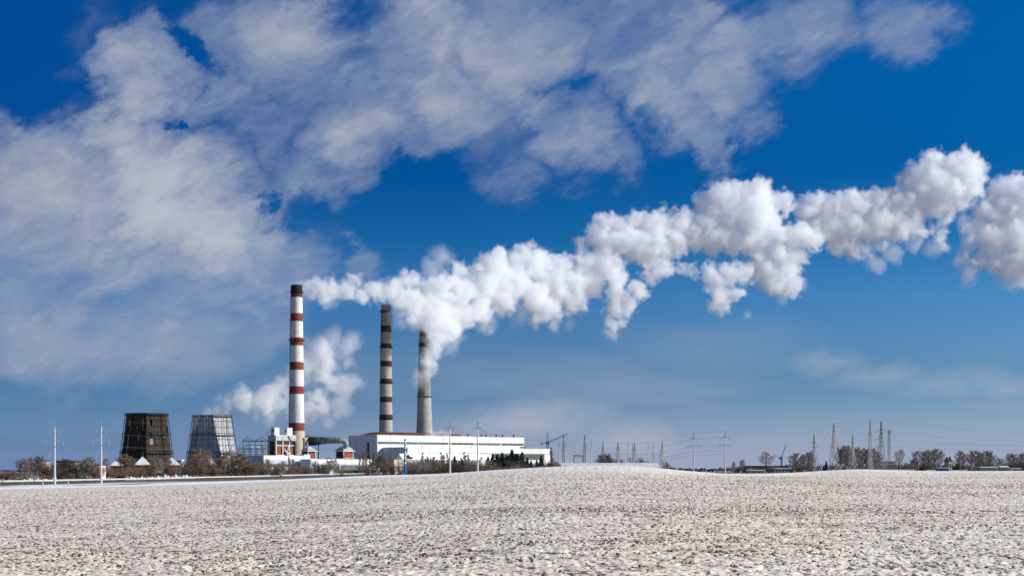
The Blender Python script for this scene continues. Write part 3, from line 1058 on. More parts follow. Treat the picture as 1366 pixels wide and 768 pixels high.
def gabled_house():
    b = Block(531.5, 538, 661, 1150)
    root = thing('gabled_house', 'long beige building with a snowy pitched roof and small red dormers before the white hall', 'house', b.loc, A)
    he, hr = b.h(612.6), b.h(604.6)
    L, S = b.L, max(9.0, b.S * 1.0)
    S = 10.0
    bx('wall', M['beige_wall'], root, 0, L, 0, S, 0, he)
    MB().prism([(0.02, he), (S - 0.02, he), (S / 2, hr - 0.3)], 0, 0.3).build('gable', M['dark_roof'], root)
    bpy.context.view_layer.objects if False else None
    g = root.children[-1]
    g.rotation_euler = (0, 0, R(90))
    g.location = (0.35, 0, 0)
    rf = MB()
    for sgn in (0, 1):
        y0, y1 = (-0.5, S / 2) if sgn == 0 else (S + 0.5, S / 2)
        p = [(-0.4, y0, he - 0.25), (L + 0.4, y0, he - 0.25), (L + 0.4, y1, hr), (-0.4, y1, hr)]
        lo = [(a, c, z - 0.3) for a, c, z in p]
        rf.face(p if sgn == 0 else p[::-1])
        rf.face(lo[::-1] if sgn == 0 else lo)
        rf.face([p[0], lo[0], lo[1], p[1]] if sgn == 0 else [p[1], lo[1], lo[0], p[0]])
        rf.face([p[0], p[3], lo[3], lo[0]])
        rf.face([p[1], lo[1], lo[2], p[2]])
    rf.build('roof', M['snow'], root)
    bx('eave_board', M['dark_roof'], root, -0.4, L + 0.4, -0.72, -0.54, he - 0.75, he - 0.3)
    for px in (550.5, 571.5, 594, 620, 643.5):
        t = b.at(px)
        d = MB().prism([(t - 1.6, he + 0.6), (t + 1.6, he + 0.6), (t, he + 2.4)], 0.6, 4.0).build('dormer', M['red_roof'], root)
        bx('pane', M['glass'], d, t - 0.5, t + 0.5, 0.5, 0.58, he + 0.75, he + 1.4)
    n = 18
    for i in range(n):
        t = L * (i + 0.5) / n
        w = bx('window', M['glass'], root, t - 0.8, t + 0.8, -0.06, 0.02, 1.4, 3.2)
        MB().box(t - 0.95, t + 0.95, -0.10, -0.01, 1.2, 1.4).build('sill', M['clad_white'], w)


gabled_house()


def striped_mast():
    Y = 800
    root = thing('striped_mast', 'slender blue and white striped mast in front of the white hall', 'mast', (X(540.4, Y), Y, BASE))
    z = lambda r: Z(r, Y) - BASE
    rows = [584.8, 588.2, 591.6, 595, 598.4, 601.8, 605.2, 608.6, 612, 615.4, 618.8, 632]
    for i in range(len(rows) - 1):
        r0 = 0.46 + 0.02 * i
        MB().lathe([(r0 + 0.03, z(rows[i + 1])), (r0, z(rows[i]))] + ([(0.01, z(rows[i]))] if i == 0 else []), 14).build('blue_band' if i % 2 == 0 else 'white_band', M['sky_blue' if i % 2 == 0 else 'clad_white'], root)
    MB().box(-1.2, 1.2, -1.2, 1.2, 0, 1.6).build('footing', M['sky_blue'], root)


striped_mast()


def boiler_house():
    b = Block(358, 368, 395, 1150)
    root = thing('boiler_house', 'open framed boiler house with red brick bays and two white boxes on its roof', 'building', b.loc, A)
    L, S = b.L, b.S
    z = b.h
    m = b.Y / K
    bx('core_wall', M['black_steel'], root, 0.8, L - 0.4, 1.0, S, 0, z(588))  # near-black so that the left side's shade sits in the colour
    # upper grey cladding
    bx('upper_wall', M['clad_grey'], root, -0.2, L, -0.2, S, z(587.4), z(580.4))
    panels(root, -0.2, L, z(587.4), z(580.4), 3, 1, 'clad_grey', y=-0.22)
    panels(root, -0.2, S, z(587.4), z(580.4), 3, 1, 'clad_blue_and_shade', y=-0.22, side=True)  # same cladding on the sunless side, blue standing in for shade
    bx('snow_cover', M['snow'], root, 0.2, L - 0.3, 0.3, S - 0.3, z(580.4), z(580.4) + 0.25)
    for l, c, r in ((362, 367, 373.5), (379.3, 384.2, 391)):
        q = Block(l, c, r, 1152)
        ww, ss = q.L, q.S
        x0 = b.at(c) + 1.0
        y0 = 2.4
        bo = bx('penthouse', M['clad_white'], root, x0, x0 + ww, y0, y0 + ss, z(580.4) + 0.01, z(570.2))
        MB().box(x0 - 0.15, x0 + ww + 0.15, y0 - 0.15, y0 + ss + 0.1, z(570.2), z(570.2) + 0.35).build('roof_slab', M['clad_grey'], bo)
        MB().box(x0 + ww * 0.25, x0 + ww * 0.3, y0 - 0.12, y0 - 0.02, z(579), z(571.5)).build('seam', M['clad_grey'], bo)
        MB().box(x0 - 0.12, x0 - 0.02, y0 + 1.2, y0 + 3.4, z(575.5), z(572.5)).build('opening', M['black_steel'], bo)
    # white frame: columns and beams
    for t in (0.0, L * 0.33, L * 0.66, L - 0.5):
        bx('column', M['clad_white'], root, t - 0.1, t + 0.5, -0.25, 0.45, z(608), z(587.6))
    for row in (593.8, 606.8):
        bx('beam', M['clad_white'], root, 0.55, L - 0.6, -0.15, 0.4, z(row + 0.5), z(row - 0.5))
    for t in (0.0, S * 0.5, S - 0.5):
        bx('column', M['steel'], root, -0.22, 0.3, t + 0.5, t + 1.1, z(608), z(587.6))
    for row in (593.8, 600):
        bx('beam', M['steel'], root, -0.3, 0.2, 1.2, S, z(row + 0.4), z(row - 0.4))
    # brick bays set back between the columns
    for i, (u0, u1) in enumerate(((0.03, 0.31), (0.37, 0.63), (0.72, 0.94))):
        bx('brick_bay', M['brick_red'], root, L * u0 + 0.3, L * u1, 0.62, 0.98, z(606.2), z(594.4))
        bx('brick_bay', M['brick_red'], root, L * u0 + 0.3, L * u1, 0.62, 0.98, z(592.8), z(589.2))
        bx('louvre', M['black_steel'], root, L * u0 + 0.6, L * u1 - 0.4, 0.5, 0.61, z(591.2), z(588.2))
    # clutter in the bays: ducts, a stair, a pale hopper
    MB().tube([(L * 0.5, -0.6, z(606)), (L * 0.62, -0.6, z(594.5))], 0.35, 6).build('stair', M['clad_white'], root)
    bx('hopper', M['clad_grey'], root, L * 0.48, L * 0.68, -1.6, -0.3, z(606), z(602.4))
    MB().tube([(L * 0.42, -0.7, z(598)), (L * 0.42, -0.7, z(601)), (L * 0.5, -0.7, z(602))], 0.5, 8).build('duct', M['clad_white'], root)
    MB().tube([(L * 0.58, -0.5, z(580.6)), (L * 0.72, -0.55, z(587.0))], 0.7, 8).build('chute', M['concrete_dark'], root)
    # arched pipe at the left of the roof
    pts = [(-1.2, 1.5 + 4.5 * math.cos(t) + 6, z(582) + 4.3 * math.sin(t)) for t in [math.pi * i / 8 for i in range(0, 6)]]
    MB().tube(pts, 0.16, 6).build('pipe', M['steel'], root)


boiler_house()


def gantry(px0, px1, row_deck, row_base, Y, label, peaks, truss):
    """a steel conveyor bridge or pipe rack: deck beams on posts"""
    x0, x1 = X(px0, Y), X(px1, Y)
    m = Y / K
    root = thing('steel_gantry', label, 'gantry', (x0, Y, BASE), 0, 'rusty steel gantries left of the boiler house')
    W = x1 - x0
    z = lambda r: Z(r, Y) - BASE
    bx('deck', M['rust'], root, 0, W, 0, 3.5, z(row_deck + 0.6), z(row_deck - 0.5))
    n = max(3, int(W / 4.5))
    for i in range(n + 1):
        t = 0.3 + (W - 0.6) * i / n
        for y in (0.3, 3.2):
            MB().bar((t, y, 0), (t, y, z(row_deck + 0.6) - 0.02), 0.16, 4).build('post', M['steel'], root)
    rail = MB()
    for hh in (0.6, 1.2):
        rail.bar((0, -0.05, z(row_deck - 0.5) + hh), (W, -0.05, z(row_deck - 0.5) + hh), 0.06, 4)
    for i in range(n * 2 + 1):
        t = 0.3 + (W - 0.6) * i / (2 * n)
        rail.bar((t, -0.05, z(row_deck - 0.5)), (t, -0.05, z(row_deck - 0.5) + 1.2), 0.06, 4)
    rail.build('railing', M['steel'], root)
    if truss:
        for row in truss:
            bx('beam', M['steel'], root, 1.5, W, 0.4, 0.9, z(row + 0.35), z(row - 0.35))
    for px, row, half in peaks:
        t = X(px, Y) - x0
        MB().tube([(t - half, 1.5, z(row_deck - 0.5)), (t, 1.5, z(row)), (t + half, 1.5, z(row_deck - 0.5))], 0.2, 4).build('truss', M['black_steel'], root)
        MB().bar((t, 1.5, z(row_deck - 0.4)), (t, 1.5, z(row)), 0.12, 4).build('strut', M['rust'], root)
    return root


gantry(323, 366, 587.9, 632, 1146, 'upper rusty gantry with two small triangular trusses, left of the boiler house', [(330, 582.6, 4.2), (348.6, 582.2, 4.6)], [593.8])
gantry(317, 359, 598.2, 632, 1138, 'lower rusty gantry on thin steel posts, left of the boiler house', [], [602, 606])
for px, lab in ((335, 'snow capped steel box on the lower rusty gantry, left one of two'), (343, 'snow capped steel box on the lower rusty gantry, right one of two')):
    Y = 1136
    r_ = thing('steel_box', lab, 'box', (X(px, Y), Y, Z(597.6, Y)), 0, 'snow capped boxes on the gantry')
    bx('casing', M['clad_grey'], r_, -1.2, 1.2, 0, 2.2, 0, 0.7)
    MB().prism([(-1.35, 0.705), (1.35, 0.705), (1.1, 1.25), (-0.9, 1.35)], -0.1, 2.3).build('snow_cap', M['snow'], r_)


def long_white_building():
    b = Block(331, 351.5, 405, 1110)
    root = thing('workshop_building', 'long low white building with a blue shaded end wall below the boiler house', 'building', b.loc, A)
    z = b.h
    L, S = b.L, b.S
    bx('wall', M['clad_white'], root, 0, L, 0, S, 0, z(607.6))
    panels(root, 0, L, z(613.8), z(607.6), 8, 1, 'clad_white')
    panels(root, 0, L, z(617.8), z(613.8), 8, 1, 'clad_blue_and_shade')
    panels(root, 0, S, 0.5, z(607.6), 4, 2, 'clad_blue_and_shade', side=True)  # end wall of the white building, shade painted as blue panels
    strip_window(root, 0.5, L - 0.5, z(622.5), z(618.3), -0.05, 'glass', 2.5)
    bx('snow_cover', M['snow'], root, 0.1, L - 0.1, 0.1, S - 0.1, z(607.6) + 0.01, z(607.6) + 0.3)
    bx('gate', M['rust_dark'], root, L * 0.3, L * 0.36, -0.35, -0.27, 0, z(625))
    c = Block(404.5, 405.5, 413.8, 1112)
    r2 = thing('stair_tower', 'narrow taller pale block at the right end of the long white building', 'building', (b.loc[0] + L * CA + 0.3, b.loc[1] + L * SA + 0.3, BASE), A)
    bx('wall', M['clad_blue_and_shade'], r2, 0, c.L, 0.2, 6, 0, z(605.8))
    panels(r2, 0, c.L, 0.4, z(605.8), 2, 4, 'clad_white', y=0.18)
    bx('roof', M['clad_grey'], r2, -0.1, c.L + 0.1, -0.1, 6.1, z(605.8) + 0.01, z(605.8) + 0.35)


long_white_building()


def filter_unit(px0, px1, Y, rows, label):
    top, cone, plat, b0, b1 = rows
    pc = (px0 + px1) / 2
    b = Block(px0, px0 + (px1 - px0) * 0.44, px1, Y)
    root = thing('filter_house', label, 'filter unit', b.loc, A, 'brick filter units below the big duct')
    z = b.h
    L, S = b.L, b.S
    bx('brick_wall', M['brick_red'], root, 0.6, L - 0.6, 0.6, S - 0.6, z(b1), z(plat) - 0.02)
    for t, y in ((0.1, 0.1), (L - 0.5, 0.1), (0.1, S - 0.5), (L - 0.5, S - 0.5)):
        bx('column', M['clad_white'], root, t, t + 0.4, y, y + 0.4, 0, z(plat) - 0.02)
    bx('side_shade_sheet', M['black_steel'], root, -0.05, 0.05, 0.6, S - 0.6, z(b1), z(plat) - 0.1)  # dark sheet added over the left face, standing in for its shade
    pf = bx('platform', M['clad_white'], root, -1.0, L + 1.0, -1.0, S + 1.0, z(plat), z(plat) + 0.5)
    rl = MB()
    for hh in (0.7, 1.3):
        rl.tube([(-1, S + 1, z(plat) + 0.5 + hh), (-1, -1, z(plat) + 0.5 + hh), (L + 1, -1, z(plat) + 0.5 + hh), (L + 1, S + 1, z(plat) + 0.5 + hh)], 0.06, 4)
    for i in range(9):
        rl.bar((-1 + (L + 2) * i / 8, -1, z(plat) + 0.5), (-1 + (L + 2) * i / 8, -1, z(plat) + 1.8), 0.06, 4)
    rl.build('railing', M['steel'], pf)
    bx('lower_platform', M['clad_grey'], root, -0.8, L + 0.8, -0.8, S + 0.8, z(b1) - 0.45, z(b1) - 0.02)
    # tapering silver hood with ribs
    zc, zt = z(cone), z(top)
    hd = MB()
    q = [(0.2, 0.2), (L - 0.2, 0.2), (L - 0.2, S - 0.2), (0.2, S - 0.2)]
    w = [(L * 0.34, S * 0.34), (L * 0.66, S * 0.34), (L * 0.66, S * 0.66), (L * 0.34, S * 0.66)]
    for i in range(4):
        j = (i + 1) % 4
        hd.face([(*q[i], zc), (*q[j], zc), (*w[j], zt), (*w[i], zt)])
        hd.face([(*q[i], z(plat) + 0.5), (*q[j], z(plat) + 0.5), (*q[j], zc), (*q[i], zc)])
    hd.face([(*p, zt) for p in w])
    hood = hd.build('hood', M['silver_clad'], root)
    rb = MB()
    for i in range(4):
        j = (i + 1) % 4
        for f in (0.0, 0.33, 0.66):
            a = Vector((*q[i], zc)).lerp(Vector((*q[j], zc)), f)
            c = Vector((*w[i], zt)).lerp(Vector((*w[j], zt)), f)
            rb.bar(a, c, 0.18, 4)
    rb.build('rib', M['clad_white'], hood)
    MB().tube([(-0.9, 2, z(plat) - 0.3), (0.6, -0.9, z(b1))], 0.2, 4).build('brace', M['steel'], root)
    MB().tube([(L * 0.2, -0.8, z(plat) - 0.4), (L * 0.02, -0.8, z(b1 + 3))], 0.2, 4).build('brace', M['steel'], root)
    return b, z


f1b, _ = filter_unit(402, 421.5, 1150, (595.5, 599.6, 601.6, 602.3, 611), 'brick filter unit with a silver hood beside the tall striped chimney')
f2b, _ = filter_unit(448, 471.5, 1160, (594, 598.8, 601.8, 602.8, 610.2), 'brick filter unit with a silver hood under the right end of the big duct')


def big_duct():
    Y = 1160
    z = lambda r: Z(r, Y) - BASE
    x0 = X(411, Y)
    root = thing('flue_duct', 'huge dark flue duct bending down at its right end into a brick filter unit', 'duct', (x0, Y, BASE))
    g = lambda px: X(px, Y) - x0
    end = X(460.5, Y) - x0
    pts, rad = [(0, 4, z(588)), (g(418), 4, z(588)), (g(426), 3.6, z(587.4)), (g(440), 3, z(587)), (g(452), 2.6, z(587))], [3.6, 3.6, 3.1, 2.5, 2.35]
    dk = MB().tube(pts[:3], rad[:3], 18).build('dark_pipe', M['black_steel'], root, smooth=True)
    pts2 = [(g(426), 3.6, z(587.4)), (g(440), 3, z(587)), (g(453), 2.6, z(587))]
    for i in range(1, 7):
        t = math.pi / 2 * i / 6
        pts2.append((g(453) + math.sin(t) * g(419), 2.6, z(587) - (1 - math.cos(t)) * (z(587) - z(592))))
    pts2.append((g(453) + g(419), 2.6, z(596)))
    MB().tube(pts2, [3.0, 2.5, 2.3] + [2.2] * 7, 18).build('pipe', M['duct_steel'], root, smooth=True)
    for px in (414, 417, 420, 423, 427, 430.5, 434, 437.5, 441, 444.5, 448, 451.5):
        r_ = float(np.interp(px, [411, 418, 426, 440, 452], [3.6, 3.6, 3.1, 2.55, 2.4])) + 0.14
        yy = float(np.interp(px, [411, 418, 426, 440, 452], [4, 4, 3.6, 3, 2.6]))
        zz = float(np.interp(px, [411, 418, 426, 440, 452], [z(588), z(588), z(587.4), z(587), z(587)]))
        MB().tube([(g(px) - 0.2, yy, zz), (g(px) + 0.2, yy, zz)], r_, 18).build('flange', M['black_steel'], root, smooth=True)
    pl = MB()
    for px in np.arange(414, 452, 2.6):
        zz = z(587) + float(np.interp(px, [411, 418, 440, 452], [3.5, 3.3, 2.4, 2.2]))
        pl.bar((g(px), 3, zz), (g(px), 3, zz + 1.2), 0.08, 4)
    pl.bar((g(414), 3, z(587) + 4.4), (g(451), 3, z(587) + 3.4), 0.07, 4)
    pl.build('railing', M['rust'], root)
    MB().tube([(-3.0, 2.5, z(601)), (-3.0, 2.5, z(592)), (-2.6, 3, z(584))], [2.0, 1.6, 2.6], 14).build('breeching', M['concrete_beige'], root, smooth=True)
    MB().box(g(423.6), g(424.6), 3, 3.8, 0, z(589.5)).build('support_post', M['black_steel'], root)
    MB().tube([(-3, 3, z(583.5)), (-0.8, 3, z(580.5)), (1.3, 3, z(581.2))], 0.5, 6).build('vent_pipe', M['rust'], root)


big_duct()


def low_building():
    b = Block(412.5, 414, 495.5, 1120)
    root = thing('low_workshop', 'low pale workshop with a glazed lower wall under the big duct', 'building', b.loc, A)
    z = b.h
    L = b.L
    bx('wall', M['clad_blue_and_shade'], root, 0, L, 0, 14, 0, z(612.6))
    panels(root, 0, L, z(619.2), z(612.6), 9, 1, 'clad_white')
    for a, c in ((428, 443), (456, 478), (480, 490)):
        strip_window(root, b.at(a), b.at(c), z(626), z(619.8), -0.05, 'glass_green', 2.0, frame='clad_grey')
    bx('white_door', M['clad_white'], root, b.at(452), b.at(455), -0.3, -0.1, 0, z(618))
    bx('snow_cover', M['snow'], root, 0, L, 0, 14, z(612.6) + 0.01, z(612.6) + 0.3)
    MB().prism([(b.at(440), z(612.6) + 0.31), (b.at(446), z(612.6) + 0.31), (b.at(445), z(610.6)), (b.at(441), z(611.2))], 3, 8).build('roof_light', M['rust_dark'], root)
    Y = 1050
    z2 = lambda r: Z(r, Y) - BASE
    c = thing('canopy', 'flat white canopy on slim posts in front of the low workshop', 'canopy', (X(456, Y), Y, BASE))
    W = X(505, Y) - X(456, Y)
    bx('roof', M['clad_grey'], c, 0, W, 0, 8, z2(626.4), z2(625.2))
    bx('snow_cover', M['snow'], c, -0.1, W + 0.1, -0.1, 8.1, z2(625.2), z2(624.4))
    for px in (457, 470.6, 483, 494.3, 502.2, 504.6):
        t = X(px, Y) - X(456, Y)
        bx('post', M['clad_white'], c, max(t - 0.25, 0.05), max(t + 0.25, 0.55), 0.3, 0.8, 0, z2(626.4))
    bx('rear_wall', M['grey_wall'], c, 0.2, W - 0.2, 7.2, 7.6, 0, z2(626.6))
    p = thing('pipe_bridge', 'long yellow-brown pipe rack on short posts by the canopy', 'pipe rack', (X(474, 1075), 1075, BASE))
    W2 = X(541, 1075) - X(474, 1075)
    zz = Z(623.4, 1075) - BASE
    for dz in (0, 0.7):
        MB().bar((0, dz * 2, zz + dz), (W2, dz * 2, zz + dz), 0.3, 8).build('pipe', M['concrete_beige'] if dz else M['rust'], p)
    for i in range(9):
        MB().bar((W2 * i / 8 + 0.1 * (i == 0) - 0.1 * (i == 8), 0.6, 0), (W2 * i / 8 + 0.1 * (i == 0) - 0.1 * (i == 8), 0.6, zz - 0.3), 0.16, 4).build('post', M['rust'], p)


low_building()


# ------------------------------------------------------------------ bare trees, birches, shrubs, spruces
def tree_meshes(seed, h, spread, kind):
    """trunk with limbs, and a crown of fine twigs"""
    rnd = random.Random(seed)
    tr, cr = MB(), MB()
    ends = []
    lean = Vector((rnd.uniform(-0.06, 0.06), rnd.uniform(-0.06, 0.06), 1)).normalized()
    stems = {'tree': 1, 'open': 1, 'birch': 1, 'shrub': 5, 'low': 7}[kind]
    for s_ in range(stems):
        base = Vector((0, 0, 0)) if stems == 1 else Vector((rnd.uniform(-0.25, 0.25) * spread, rnd.uniform(-0.25, 0.25) * spread, 0))
        d0 = lean if stems == 1 else Vector((rnd.uniform(-0.5, 0.5), rnd.uniform(-0.5, 0.5), 1)).normalized()
        hh = h * (0.92 if stems == 1 else rnd.uniform(0.6, 0.95))
        r0 = h * (0.020 if stems == 1 else 0.009)
        pts = [base]
        for i in range(1, 6):
            pts.append(base + d0 * hh * i / 5 + Vector((rnd.uniform(-1, 1), rnd.uniform(-1, 1), 0)) * h * 0.018 * i / 2)
        tr.tube(pts, [r0 * (1 - i / 5.4) + 0.01 for i in range(6)], 5)
        nb = {'tree': 20, 'open': 16, 'birch': 20, 'shrub': 8, 'low': 6}[kind]
        t0 = {'tree': 0.22, 'open': 0.30, 'birch': 0.22, 'shrub': 0.12, 'low': 0.08}[kind]
        for b in range(nb):
            t = t0 + (0.97 - t0) * (b + rnd.random()) / nb
            q = min(int(t * 5), 4)
            p = pts[q].lerp(pts[q + 1], t * 5 - q)
            a = b * 2.4 + rnd.random()
            prof = {'tree': math.sin(min(1, (1 - t) * 1.25 + 0.12) * math.pi * 0.62), 'open': math.sin(math.pi * (0.18 + 0.75 * t)), 'birch': 0.32 + 0.5 * (1 - t), 'shrub': 0.7, 'low': 0.9}[kind]
            ln = spread * prof * rnd.uniform(0.75, 1.15)
            up = {'tree': 0.75, 'open': 0.6, 'birch': 1.5, 'shrub': 1.0, 'low': 0.7}[kind] * rnd.uniform(0.7, 1.3)
            d = Vector((math.cos(a), math.sin(a), up)).normalized()
            e = p + d * ln * 0.55
            e2 = e + (d + Vector((0, 0, 0.25))).normalized() * ln * 0.5
            if e2.z > h * 1.02:
                e2.z = h * rnd.uniform(0.94, 1.02)
            rb = r0 * 0.36 * (1.15 - t)
            tr.tube([p, e, e2], [rb + 0.012, rb * 0.7 + 0.01, 0.012], 3)
            ends.append((p, e, e2, ln))
    n_tw = {'tree': 27, 'open': 20, 'birch': 20, 'shrub': 22, 'low': 17}[kind]
    for p, e, e2, ln in ends:
        for k in range(n_tw):
            t = rnd.random() ** 0.7
            o = p.lerp(e, t * 2) if t < 0.5 else e.lerp(e2, t * 2 - 1)
            dv = Vector((rnd.gauss(0, 1), rnd.gauss(0, 1), rnd.gauss(0.55, 0.8)))
            dv.normalize()
            L_ = ln * rnd.uniform(0.16, 0.42) * (1.2 - 0.5 * t) + 0.12 * spread
            q1 = o + dv * L_ * 0.6
            q2 = q1 + (dv + Vector((rnd.gauss(0, 0.4), rnd.gauss(0, 0.4), 0.3))).normalized() * L_ * 0.5
            w = rnd.uniform(0.045, 0.08) * (h / 12) ** 0.4
            sd_ = dv.cross(Vector((rnd.gauss(0, 1), rnd.gauss(0, 1), rnd.gauss(0, 1)))).normalized()
            cr.face([o - sd_ * w, o + sd_ * w, q1 + sd_ * w * 0.8, q1 - sd_ * w * 0.8])
            cr.face([q1 - sd_ * w * 0.8, q1 + sd_ * w * 0.8, q2])
            sd2 = dv.cross(sd_)
            for qq in range(2):
                f = rnd.uniform(0.25, 0.9)
                b0 = o.lerp(q1, f)
                b1 = b0 + (dv + sd_ * rnd.uniform(-1, 1) + sd2 * rnd.uniform(-1, 1)).normalized() * L_ * 0.5
                cr.face([b0 - sd2 * w * 0.7, b0 + sd2 * w * 0.7, b1])
    return tr, cr


def spruce_meshes(seed, h, r):
    rnd = random.Random(seed)
    tr, cr = MB(), MB()
    tr.tube([(0, 0, 0), (0, 0, h * 0.5), (0.02, 0, h * 0.98)], [h * 0.016, h * 0.01, 0.015], 6)
    n = 17
    for i in range(n):
        t = i / (n - 1)
        z = h * (0.06 + 0.90 * t)
        rr = r * (1 - t) ** 0.85 * rnd.uniform(0.8, 1.12) + 0.12
        m = int(8 + 16 * (1 - t))
        for k in range(m):
            a = 2 * math.pi * (k + rnd.random()) / m
            L_ = rr * rnd.uniform(0.7, 1.15)
            ca, sa = math.cos(a), math.sin(a)
            w = L_ * 0.20 + 0.08
            dz = -0.28 * L_ + rnd.uniform(-0.1, 0.15)
            root = (0, 0, z)
            mid = (ca * L_ * 0.55, sa * L_ * 0.55, z + dz * 0.35)
            tip = (ca * L_, sa * L_, z + dz)
            l = (mid[0] - sa * w, mid[1] + ca * w, mid[2] - 0.25 * L_ * 0.5)
            g = (mid[0] + sa * w, mid[1] - ca * w, mid[2] - 0.25 * L_ * 0.5)
            cr.face([root, l, tip, mid])
            cr.face([root, mid, tip, g])
            for q in range(6):
                f = rnd.uniform(0.25, 1.0)
                b = (ca * L_ * f, sa * L_ * f, z + dz * f)
                cr.face([b, (b[0] + rnd.uniform(-0.4, 0.4), b[1] + rnd.uniform(-0.4, 0.4), b[2] - rnd.uniform(0.35, 0.9)), (b[0] + rnd.uniform(-0.5, 0.5), b[1] + rnd.uniform(-0.5, 0.5), b[2] + rnd.uniform(-0.2, 0.25))])
    return tr, cr


TREES = {}
def proto(kind, variant, bark, twig):
    key = (kind, variant, bark, twig)
    if key not in TREES:
        if kind == 'spruce':
            tr, cr = spruce_meshes(variant * 7 + 3, 10.0, 2.9 + 0.3 * (variant % 3))
        else:
            sp = {'tree': 3.7, 'open': 4.2, 'birch': 2.1, 'shrub': 4.4, 'low': 8.0}[kind]
            tr, cr = tree_meshes(variant * 13 + len(kind), 10.0, sp, kind)
        TREES[key] = (tr.mesh('trunk', M[bark]), cr.mesh('crown', M[twig]))
    return TREES[key]


NAMES = {'spruce': ('spruce_tree', 'tree'), 'tree': ('bare_tree', 'tree'), 'open': ('bare_tree', 'tree'), 'birch': ('birch_tree', 'tree'), 'shrub': ('bare_shrub', 'shrub'), 'low': ('bare_shrub', 'shrub')}
trnd = random.Random(77)


def plant(kind, px, top, Y, bark, twig, label, group, wide=1.0):
    v = trnd.randrange(4)
    tm, cm = proto(kind, v, bark, twig)
    x = X(px, Y)
    zb = gz(x, Y) - 0.15
    h = Z(top, Y) - zb
    nm, cat = NAMES[kind]
    r = thing(nm, label, cat, (x, Y, zb), trnd.uniform(0, 6.28), group)
    k = h / 10.0
    r.scale = (k * wide, k * wide, k)
    put('trunk', tm, r)
    put('crown', cm, r)
    return r


def belt(rows, word, where, group):
    """rows: (kind, px, top row, Y, bark, twig, wide); labels count from the left within each look"""
    seen = {}
    for kind, px, top, Y, bark, twig, wide in sorted(rows, key=lambda r: r[1]):
        look = word(kind, twig)
        seen.setdefault(look, []).append((kind, px, top, Y, bark, twig, wide))
    for look, lst in seen.items():
        for i, (kind, px, top, Y, bark, twig, wide) in enumerate(lst):
            w = f'{look} {where}' if len(lst) == 1 else f'{nth(i)} {look} from the left {where}'
            plant(kind, px, top, Y, bark, twig, w, group, wide)


def word(kind, twig):
    c = {'twig_brown': 'bare brown', 'twig_red': 'bare reddish', 'twig_grey': 'bare grey', 'twig_dark': 'bare dark', 'needle': 'dark green'}[twig]
    n = {'spruce': 'spruce', 'tree': 'tree', 'open': 'spreading tree', 'birch': 'slim birch', 'shrub': 'shrub', 'low': 'low bush'}[kind]
    return f'{c} {n}'


def rowsof(spec, Y0, Y1, seed):
    r = random.Random(seed)
    under = UNDER.get(seed)
    if under:
        a, b, step, lo, hi, tw = under
        px = a
        spec = list(spec)
        while px < b:
            spec.append((r.choice(['low', 'shrub']), px, r.uniform(lo, hi), 'bark', r.choice(tw), r.uniform(1.0, 1.4)))
            px += step * r.uniform(0.8, 1.2)
    return [(k, px, top, r.uniform(Y0, Y1), b, t, w) for k, px, top, b, t, w in spec]


UNDER = {1: (-6, 70, 14, 629, 635, ['twig_red', 'twig_brown']), 2: (78, 132, 15, 626, 633, ['twig_brown', 'twig_dark']), 3: (140, 242, 13, 626, 632, ['twig_red', 'twig_brown']),
         4: (246, 338, 13, 622, 629, ['twig_brown', 'twig_brown', 'twig_dark']), 5: (340, 456, 9, 623, 630, ['twig_brown', 'twig_grey']), 6: (462, 540, 10, 624, 630, ['twig_grey', 'twig_brown', 'twig_dark']),
         7: (548, 748, 10, 616, 621, ['twig_grey', 'twig_brown', 'twig_dark']), 9: (960, 1100, 11, 621, 625, ['twig_dark', 'twig_grey']), 10: (1112, 1222, 11, 618, 623, ['twig_dark', 'twig_grey']), 11: (1212, 1370, 10, 617, 623, ['twig_dark', 'twig_grey'])}

# far left
B, D_, P_ = 'bark', 'bark_dark', 'bark_pale'
belt(rowsof([('low', 3, 630, B, 'twig_red', 1.2), ('low', 10, 629, B, 'twig_red', 1.2), ('low', 17, 631, B, 'twig_red', 1.2), ('low', 23, 632, B, 'twig_red', 1.1),
             ('open', 27, 612, D_, 'twig_dark', 0.9), ('tree', 33, 610, D_, 'twig_brown', 0.8), ('tree', 40, 609, D_, 'twig_brown', 0.8), ('tree', 47, 611, D_, 'twig_dark', 1.1), ('tree', 53, 607.5, D_, 'twig_dark', 1.2),
             ('shrub', 58, 618, B, 'twig_brown', 1.3), ('shrub', 65, 616, B, 'twig_red', 1.3)], 690, 730, 1), word, 'of the leftmost pole', 'trees and shrubs at the far left')
belt(rowsof([('tree', 82, 614, D_, 'twig_dark', 1.3), ('tree', 88, 611, D_, 'twig_dark', 1.3), ('tree', 95, 613, D_, 'twig_dark', 1.3), ('shrub', 102, 618, D_, 'twig_dark', 1.5),
             ('shrub', 78, 620, B, 'twig_brown', 1.2), ('shrub', 107, 616, B, 'twig_brown', 1.4), ('tree', 113, 612, B, 'twig_grey', 1.0), ('tree', 119, 608.5, B, 'twig_grey', 1.0), ('tree', 125, 612, B, 'twig_brown', 1.0),
             ('shrub', 129, 618, B, 'twig_red', 1.3)], 690, 740, 2), word, 'between the two left poles', 'trees between the two left poles')
